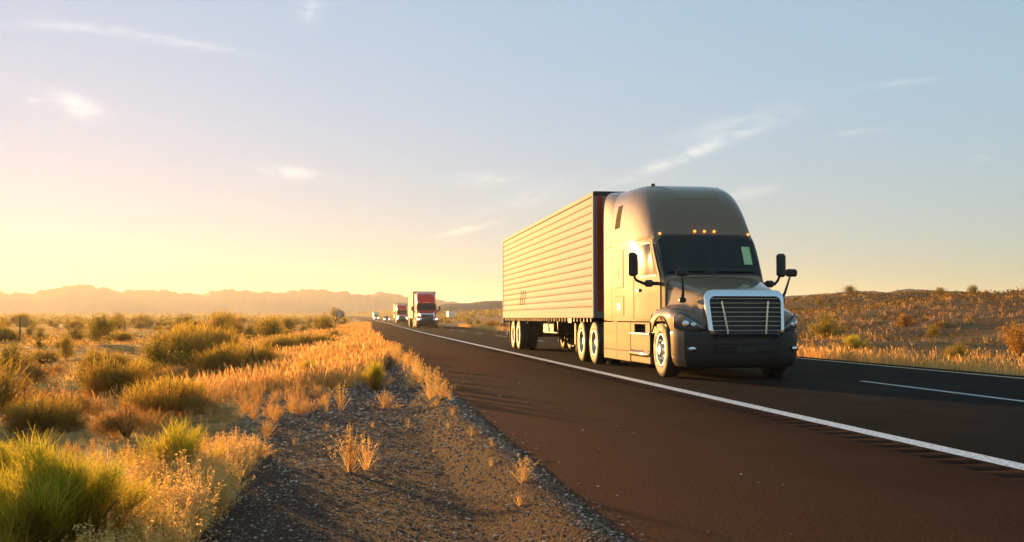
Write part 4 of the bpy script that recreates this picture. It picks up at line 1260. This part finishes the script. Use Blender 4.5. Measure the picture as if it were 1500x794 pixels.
tuft_field("tall_grass", 270, s_front, .36, .6, 2, dry_pale, "tall golden seed grass crowding the gravel edge beside the green bushes", 30)
def s_plain(r, n):
    y = 7 + 110*r.uniform(0, 1, n)**1.9; u = -2.5 - (y*.62+3)*r.uniform(0, 1, n)
    k = keep(u*.5, y*.5, r, -.45); return (u+curve(y))[k], y[k]
grass_field("short_grass", 9000, 8, s_plain, lambda x, y, r: r.uniform(.06, .2, len(x))*np.clip(np.hypot(x, y)/22, .8, 1.6), .0045, 4, dry_pale, 3, "short pale grass scattered over the sandy plain")
def s_right(r, n):
    y = 9 + 130*r.uniform(0, 1, n)**1.5; u = 13.0 + np.abs(r.normal(0, 1, n))*1.5
    k = keep(u, y, r, -.75); return (u+curve(y))[k], y[k]
grass_field("dry_grass", 4200, 12, s_right, lambda x, y, r: r.uniform(.2, .5, len(x)), .0034, 5, dry_mat, 3, "orange dry grass verge along the far side of the road")
def s_bank(r, n):
    y = 18 + 150*r.uniform(0, 1, n)**1.3; u = 17 + 50*r.uniform(0, 1, n)
    k = keep(u*.35, y*.35, r, -.4) & ~((u < 26) & (patch(u*.2+9, y*.2) < -.1)); return (u+curve(y))[k], y[k]
grass_field("bank_grass", 6500, 8, s_bank, lambda x, y, r: r.uniform(.14, .42, len(x)), .003, 6, dry_mat, 3, "thin orange grass over the red bank")

# scrub on the plain and on the bank: single shrubs, the farthest mass as one
r_ = np.random.default_rng(31)
spots = [(x, y, w) for _, x, y, h, w, _, _ in NEAR]
LOOK = {"fuzzy": "rounded olive gold bush", "creosote": "open twiggy bush", "olive": "dense dark olive bush", "rust": "rusty brown bush"}
def describe(kind, w, small, big, where):
    return ("small " if w < small else "broad " if w > big else "medium sized ") + LOOK[kind] + " " + where
def free(x, y, w): return all((x-a)**2+(y-b)**2 > (.42*(w+c))**2 for a, b, c in spots)
cnt = 0; tries = 0
while cnt < 148 and tries < 20000:
    tries += 1
    y = float(16 + 330*r_.uniform()**1.55); az_ = float(r_.uniform(-21.5, -.5)); x = y*math.tan(R(az_)) - 1.0
    if x - float(curve(y)) > -2.8: continue
    w = float((.8+1.9*r_.uniform()**1.3)*(1+min(1.0, y/220))); h = w*float(r_.uniform(.42, .7))
    if not free(x, y, w): continue
    spots.append((x, y, w)); cnt += 1
    kd = ("fuzzy" if r_.uniform() < (.6 if y < 70 else .3) else ("creosote" if r_.uniform() < .6 else "olive"))
    if y > 60: shrub(kd, x, y, h, w, describe(kd, w, 1.5, 2.4, "on the open plain out past the wooden posts" if x < -24 else "between the wooden posts and the road bank" if y < 150 else "in the far strip between the posts and the sign"), "shrubs on the plain", parts=False)
    else: shrub(kd, x, y, h, w, describe(kd, w, 1.1, 1.8, "close beside the golden grass bank" if x > -8 else "on pale sand away from the grass bank"), "bushes beside the grass bank")
# the darker thicket by the road sign
for k in range(18):
    y = float(r_.uniform(110, 260)); x = float(curve(y)) - float(r_.uniform(3.5, 22)); w = float(r_.uniform(2.2, 4.6)); h = w*float(r_.uniform(.42, .62))
    if not free(x, y, w*.6): continue
    spots.append((x, y, w)); shrub("creosote", x, y, h, w, "tall dark bush in the thicket round the road sign", "thicket bushes", parts=False)
cnt = 0; tries = 0
while cnt < 100 and tries < 20000:
    tries += 1
    y = float(20 + 160*r_.uniform()**1.2); u = float(16 + 56*r_.uniform()); x = u+float(curve(y))
    w = float(.6 + 2.1*r_.uniform()**1.6); h = w*float(r_.uniform(.4, .65))
    if not free(x, y, w): continue
    spots.append((x, y, w)); cnt += 1
    kd = "rust" if r_.uniform() < .45 else "olive"
    shrub(kd, x, y, h, w, describe(kd, w, 1.0, 1.6, "at the foot of the bank across the road" if u < 28 else "on the slope of the bank across the road" if u < 50 else "along the crest of the bank across the road"), "shrubs on the bank", parts=False)
for k in range(20):
    y = float(r_.uniform(70, 300)); x = float(curve(y)) + 14.5 + float(r_.uniform(0, 14)); w = float(r_.uniform(1.4, 3.2)); h = w*float(r_.uniform(.42, .6))
    if not free(x, y, w*.7): continue
    spots.append((x, y, w)); shrub("rust" if k % 3 else "olive", x, y, h, w, describe("rust" if k % 3 else "olive", w, 2.0, 2.7, "in the strip across the road behind the white trailer" if y < 160 else "in the strip across the road beyond the red trucks"), "bushes behind the trailer", parts=False)

def far_scrub():
    r = np.random.default_rng(8); P = []
    n = 3800
    y = 330 + 1600*r.uniform(0, 1, n)**1.5; az_ = np.radians(r.uniform(-24, 14, n)); x = y*np.tan(az_)
    k = np.abs(x-curve(y)-7) > 11; x, y = x[k], y[k]; n = len(x)
    w = r.uniform(1.2, 3.0, n)*(1+y/900)
    m = 16
    kk = np.repeat(np.arange(n), m)
    c = np.stack([x[kk]+r.normal(0, .3, n*m)*w[kk], y[kk]+r.normal(0, .3, n*m)*w[kk], hz(x, y)[kk]+np.abs(r.normal(.2, .16, n*m))*w[kk]*.8], -1)
    return quads(c, r, w[kk]*.16*r.uniform(.6, 1.4, n*m))
v, f = far_scrub()
tag(link("far_scrub", raw_mesh("far_scrub", v, f), olive_mat), "hazy scrub covering the plain out to the horizon", "scrub", kind="stuff")

def low_scrub(n, sampler, seed, m=16):
    r = np.random.default_rng(seed)
    x, y = sampler(r, n); n = len(x)
    w = r.uniform(.4, 1.3, n)
    kk = np.repeat(np.arange(n), m)
    c = np.stack([x[kk]+r.normal(0, .3, n*m)*w[kk], y[kk]+r.normal(0, .3, n*m)*w[kk], hz(x, y)[kk]+np.abs(r.normal(.12, .12, n*m))*w[kk]], -1)
    return quads(c, r, np.clip(np.hypot(x, y)/60, .5, 1.6)[kk]*.06*r.uniform(.6, 1.5, n*m))
def s_bank2(r, n):
    y = 18 + 170*r.uniform(0, 1, n)**1.2; u = 16 + 56*r.uniform(0, 1, n)**.8
    k = ~((u < 27) & (patch(u*.2+9, y*.2) < 0)); return (u+curve(y))[k], y[k]
def s_plain2(r, n):
    y = 24 + 330*r.uniform(0, 1, n)**1.5; u = -3.5 - (y*.45+3)*r.uniform(0, 1, n)
    return u+curve(y), y
v, f = low_scrub(6500, s_bank2, 3, 14); tag(link("low_scrub", raw_mesh("low_scrub", v, f), dark_scrub), "low brown scrub covering the bank across the road", "scrub", kind="stuff")
v, f = low_scrub(3600, s_plain2, 4, 14); tag(link("low_scrub", raw_mesh("low_scrub", v, f), rust_mat), "low brown scrub between the bushes on the plain", "scrub", kind="stuff")

# loose stones of the gravel shoulder
def pebbles():
    r = np.random.default_rng(12); n = 56000
    y = 4.3 + 22*r.uniform(0, 1, n)**2.0; u = r.uniform(-1.6, 1.38, n)
    sp = np.arange(n) > n-4600; u = np.where(sp, 1.18 + np.abs(r.normal(0, .13, n)) + (r.uniform(0, 1, n) < .05)*r.uniform(0, 1.6, n), u)
    s = .0036 + .012*r.uniform(0, 1, n)**3; s = s*np.clip(y/8, .9, 2.2)
    o = np.array([(1,0,0),(-1,0,0),(0,1,0),(0,-1,0),(0,0,1),(0,0,-1)], float)
    v = o[None]*r.uniform(.6, 1.3, (n, 6, 1))*s[:, None, None]*np.array([1.2, 1.0, .7])
    a = r.uniform(0, 6.28, n); c_, s_ = np.cos(a)[:, None], np.sin(a)[:, None]
    v = np.stack([v[..., 0]*c_-v[..., 1]*s_, v[..., 0]*s_+v[..., 1]*c_, v[..., 2]], -1)
    x = u+curve(y)
    v += np.stack([x, y, np.where(u > 1.3, np.maximum(hz(x, y), -.004), hz(x, y))+s*.35], -1)[:, None]
    t = np.array([(0,2,4),(2,1,4),(1,3,4),(3,0,4)])
    return v.reshape(-1, 3), (np.arange(n)*6)[:, None, None]+t[None]
v, f = pebbles()
m, t, b = mat("gravel_stone")
g = t.nodes.new("ShaderNodeNewGeometry")
t.links.new(ramp(t, g.outputs["Random Per Island"], [(0, (.045, .02, .014)), (.5, (.16, .085, .058)), (.85, (.32, .19, .135)), (1, (.6, .46, .36))]), b.inputs["Base Color"])
b.inputs["Roughness"].default_value = .85
tag(link("gravel", raw_mesh("gravel", v, f.reshape(-1, 3)), m), "loose dark gravel covering the roadside shoulder", "gravel", kind="stuff")

# ------------------------------------------------------------------ roadside things and far traffic
post_mat = plain("weathered_wood", (.11, .075, .05), .9, var=.4, vscale=12)
steel = plain("galvanised_steel", (.34, .33, .32), .5, .6, var=.15)
sign_back = plain("sign_back", (.42, .40, .38), .5, .3, var=.1)
def fence_post(x, y, h, label):
    z = float(hz(x, y))
    mb = MB().tube([(0, 0, -.15), (.012, 0, h*.5), (.0, .01, h)], [.06, .056, .05], 9)
    o = mb.build("fence_post", post_mat); o.location = (x, y, z)
    return tag(o, label, "post", "posts across the plain")
for (x, y, h), lb in zip(((-24.3, 80, 1.9), (-24.4, 115, 1.75), (-24.2, 150, 1.9), (-24.2, 193, 1.7), (-24.0, 245, 1.7)),
                         ("wooden post standing nearest the pale sandy patch", "second wooden post along the line, beside a low bush", "third wooden post along the line across the plain", "fourth wooden post along the line, half sunk in scrub", "farthest wooden post of the line across the plain")):
    fence_post(x, y, h, lb)
# sign seen from behind by the thicket
sx, sy = -2.9, 175.0
sr = empty("road_sign", (sx, sy, float(hz(sx, sy)))); tag(sr, "grey back of a road sign on a thin post by the dark thicket", "sign")
MB().box(-.38, .38, -.012, .012, 1.75, 2.85, .008).build("sign_plate", sign_back, sr)
MB().box(-.045, .045, .014, .08, -.2, 2.9).build("sign_post", steel, sr)
# small bare tree
def bare_tree(x, y, H, label):
    r = np.random.default_rng(17)
    root = empty("small_tree", (x, y, float(hz(x, y)))); tag(root, label, "tree")
    mb = MB(); tips = []
    def grow(p, d, l, rad, lev):
        q = p + d*l
        mb.tube([tuple(p), tuple(p+d*l*.5+r.normal(0, .04*l, 3)), tuple(q)], [rad, rad*.8, rad*.6], 6, cap=False)
        if lev == 0: tips.append(q); return
        for k in range(3 if lev > 1 else 4):
            e = d + r.normal(0, .42, 3); e[2] = abs(e[2])*.9+.15; e /= np.linalg.norm(e)
            grow(q, e, l*r.uniform(.6, .85), rad*.58, lev-1)
        if lev < 3: tips.append(q)
    for k in range(3):
        d = np.array([r.normal(0, .4), r.normal(0, .3), 1.0]); d /= np.linalg.norm(d)
        grow(np.zeros(3), d, H*.30, .10, 3)
    mb.build("trunk", bark_mat, root, 60)
    tips = np.array(tips); k = r.integers(0, len(tips), 1500)
    c = tips[k] + r.normal(0, .2, (1500, 3))
    v, f = quads(c, r, r.uniform(.06, .13, 1500))
    link("crown", raw_mesh("crown", v, f), olive_mat, root)
bare_tree(-3.6, 180, 3.9, "small sparse tree rising above the thicket by the road sign")

# far traffic
car_dark = car_paint("dark_car_paint", (.05, .03, .028), .1)
car_silver = car_paint("silver_car_paint", (.5, .5, .5), .3)
van_white = plain("white_cab_paint", (.7, .69, .67), .45, coat=.2)
tail = plain("tail_lamp_red", (.5, .02, .02), .3)
def make_car(label, paint_, lit=True, suv=True):
    root = empty("car"); tag(root, label, "car", "cars far down the road")
    H = .25 if suv else 0
    low = [(0, .45), (.05, .62), (.25, .78), (1.25, .88), (4.3, .92), (4.55, .85), (4.6, .5)]
    def loft(prof_top, zb_, w0, w1, nm, mt, parent):
        P = []
        for y, z in prof_top:
            w = w0 if 0.2 < y < 4.4 else w0*.9
            P.append([(-w, y, zb_), (-w, y, z-.12), (-w*.95, y, z-.03), (-w*.8, y, z), (w*.8, y, z), (w*.95, y, z-.03), (w, y, z-.12), (w, y, zb_)])
        P = np.array(P); mb = MB().grid(P); n = P.shape[1]
        mb.add(P[0], [tuple(range(n))]); mb.add(P[-1], [tuple(range(n))[::-1]])
        return mb.build(nm, mt, parent, 40)
    loft([(y, z+H*.6) for y, z in low], .28, .90, .9, "body", paint_, root)
    gh = [(1.15, .80+H*.6), (1.85, 1.36+H), (2.2, 1.43+H), (3.5, 1.42+H), (4.1, 1.30+H), (4.45, .85+H*.6)]
    P = []
    for y, z in gh:
        w = .84; wt = .70
        P.append([(-w, y, .8), (-w, y, min(z, .86+H*.6)), (-wt, y, z-.03), (-wt*.9, y, z), (wt*.9, y, z), (wt, y, z-.03), (w, y, min(z, .86+H*.6)), (w, y, .8)])
    P = np.array(P); mb = MB().grid(P)
    cabin = mb.build("cabin_glass", glass, root, 40)
    P = []
    for y, z in gh[1:5]: P.append([(x, y, z+.012) for x in (-.66, -.3, .3, .66)])
    MB().slab(np.array(P), (0, 0, -.03)).build("roof", paint_, root, 40)
    for s in (-1, 1):
        for y in (.85, 3.65):
            w_ = MB().lathe([(-.10, .20), (-.11, .30), (-.06, .335), (.06, .335), (.11, .30), (.10, .20)], 24).build("wheel", rubber, root)
            w_.location = (s*.80, y, .335)
            MB().lathe([(-.10*1, .205), (-.085, .12), (-.10, .001)], 18).build("rim", alu, w_)
            MB().lathe([(.10, .205), (.085, .12), (.10, .001)], 18).build("rim", alu, w_)
        MB().box(s*.55, s*.86, -.012, .06, .60+H*.4, .72+H*.4, .02).build("headlight", head_lit if lit else lamp_glass, root)
        MB().box(s*.88, s*1.05, 1.35, 1.5, .95+H*.5, 1.07+H*.5, .03).build("wing_mirror", paint_, root)
    MB().box(-.45, .45, -.02, .03, .42, .56, .01).build("grille", black_mesh, root)
    return root
def put_road(o, Y, lateral, dz=.002):
    a = math.atan2(float(curve(Y+5)-curve(Y)), 5)
    o.location = (float(curve(Y))+lateral, Y, float(roadz(Y))+dz); o.rotation_euler = (0, 0, -a)
c1 = make_car("dark car with lit headlights driving behind the red trucks", car_dark)
put_road(c1, 330, 6.95)
c2 = make_car("silver car with lit headlights at the far end of the road", car_silver, suv=False)
put_road(c2, 560, 10.6)
def box_truck(label):
    root = empty("box_truck"); tag(root, label, "truck")
    P = []
    for y, z in ((0, 1.0), (.06, 1.25), (.25, 1.35), (.75, 2.25), (1.0, 2.38), (2.1, 2.4)):
        P.append([(-1.0, y, .45), (-1.0, y, z-.15), (-.92, y, z-.02), (.92, y, z-.02), (1.0, y, z-.15), (1.0, y, .45)])
    P = np.array(P); mb = MB().grid(P); mb.add(P[0], [tuple(range(6))]); mb.add(P[-1], [tuple(range(6))[::-1]])
    mb.build("cab", van_white, root, 35)
    MB().slab(np.array([[(x, y-.02, z+.02) for x in (-.88, .88)] for y, z in ((.30, 1.42), (.72, 2.17))]), (0, .02, 0)).build("windscreen", glass, root)
    MB().box(-1.2, 1.2, 2.2, 7.6, .95, 3.3, .04).build("cargo_box", van_white, root)
    MB().box(-.5, .5, .3, 7.4, .5, .95).build("chassis", frame_black, root)
    MB().box(-.7, .7, -.02, .02, .75, 1.05, .02).build("grille", black_mesh, root)
    MB().box(-1.0, 1.0, -.08, .06, .42, .66, .03).build("bumper", dark_plastic, root)
    for s in (-1, 1):
        MB().box(s*.72, s*.95, -.02, .03, .80, 1.0, .02).build("headlight", head_lit, root)
        MB().box(s*1.05, s*1.25, .55, .68, 1.5, 1.9, .03).build("wing_mirror", dark_plastic, root)
        for y in (1.0, 5.9):
            w_ = MB().lathe([(-.13, .25), (-.14, .38), (-.08, .43), (.08, .43), (.14, .38), (.13, .25)], 24).build("wheel", rubber, root); w_.location = (s*.93, y, .43)
            MB().lathe([(-.13*s*-1, .26), (-.10*s*-1, .12), (-.12*s*-1, .001)], 18).build("rim", alu, w_)
    return root
bt = box_truck("white box truck far down the road behind the dark car")
put_road(bt, 430, 5.9)
# white truck on the opposite roadway, half hidden by bushes
ot = box_truck("white box truck half hidden by bushes beyond the far verge")
ot.location = (37.5, 425.0, float(hz(37.5, 425))+.002); ot.rotation_euler = (0, 0, R(182))
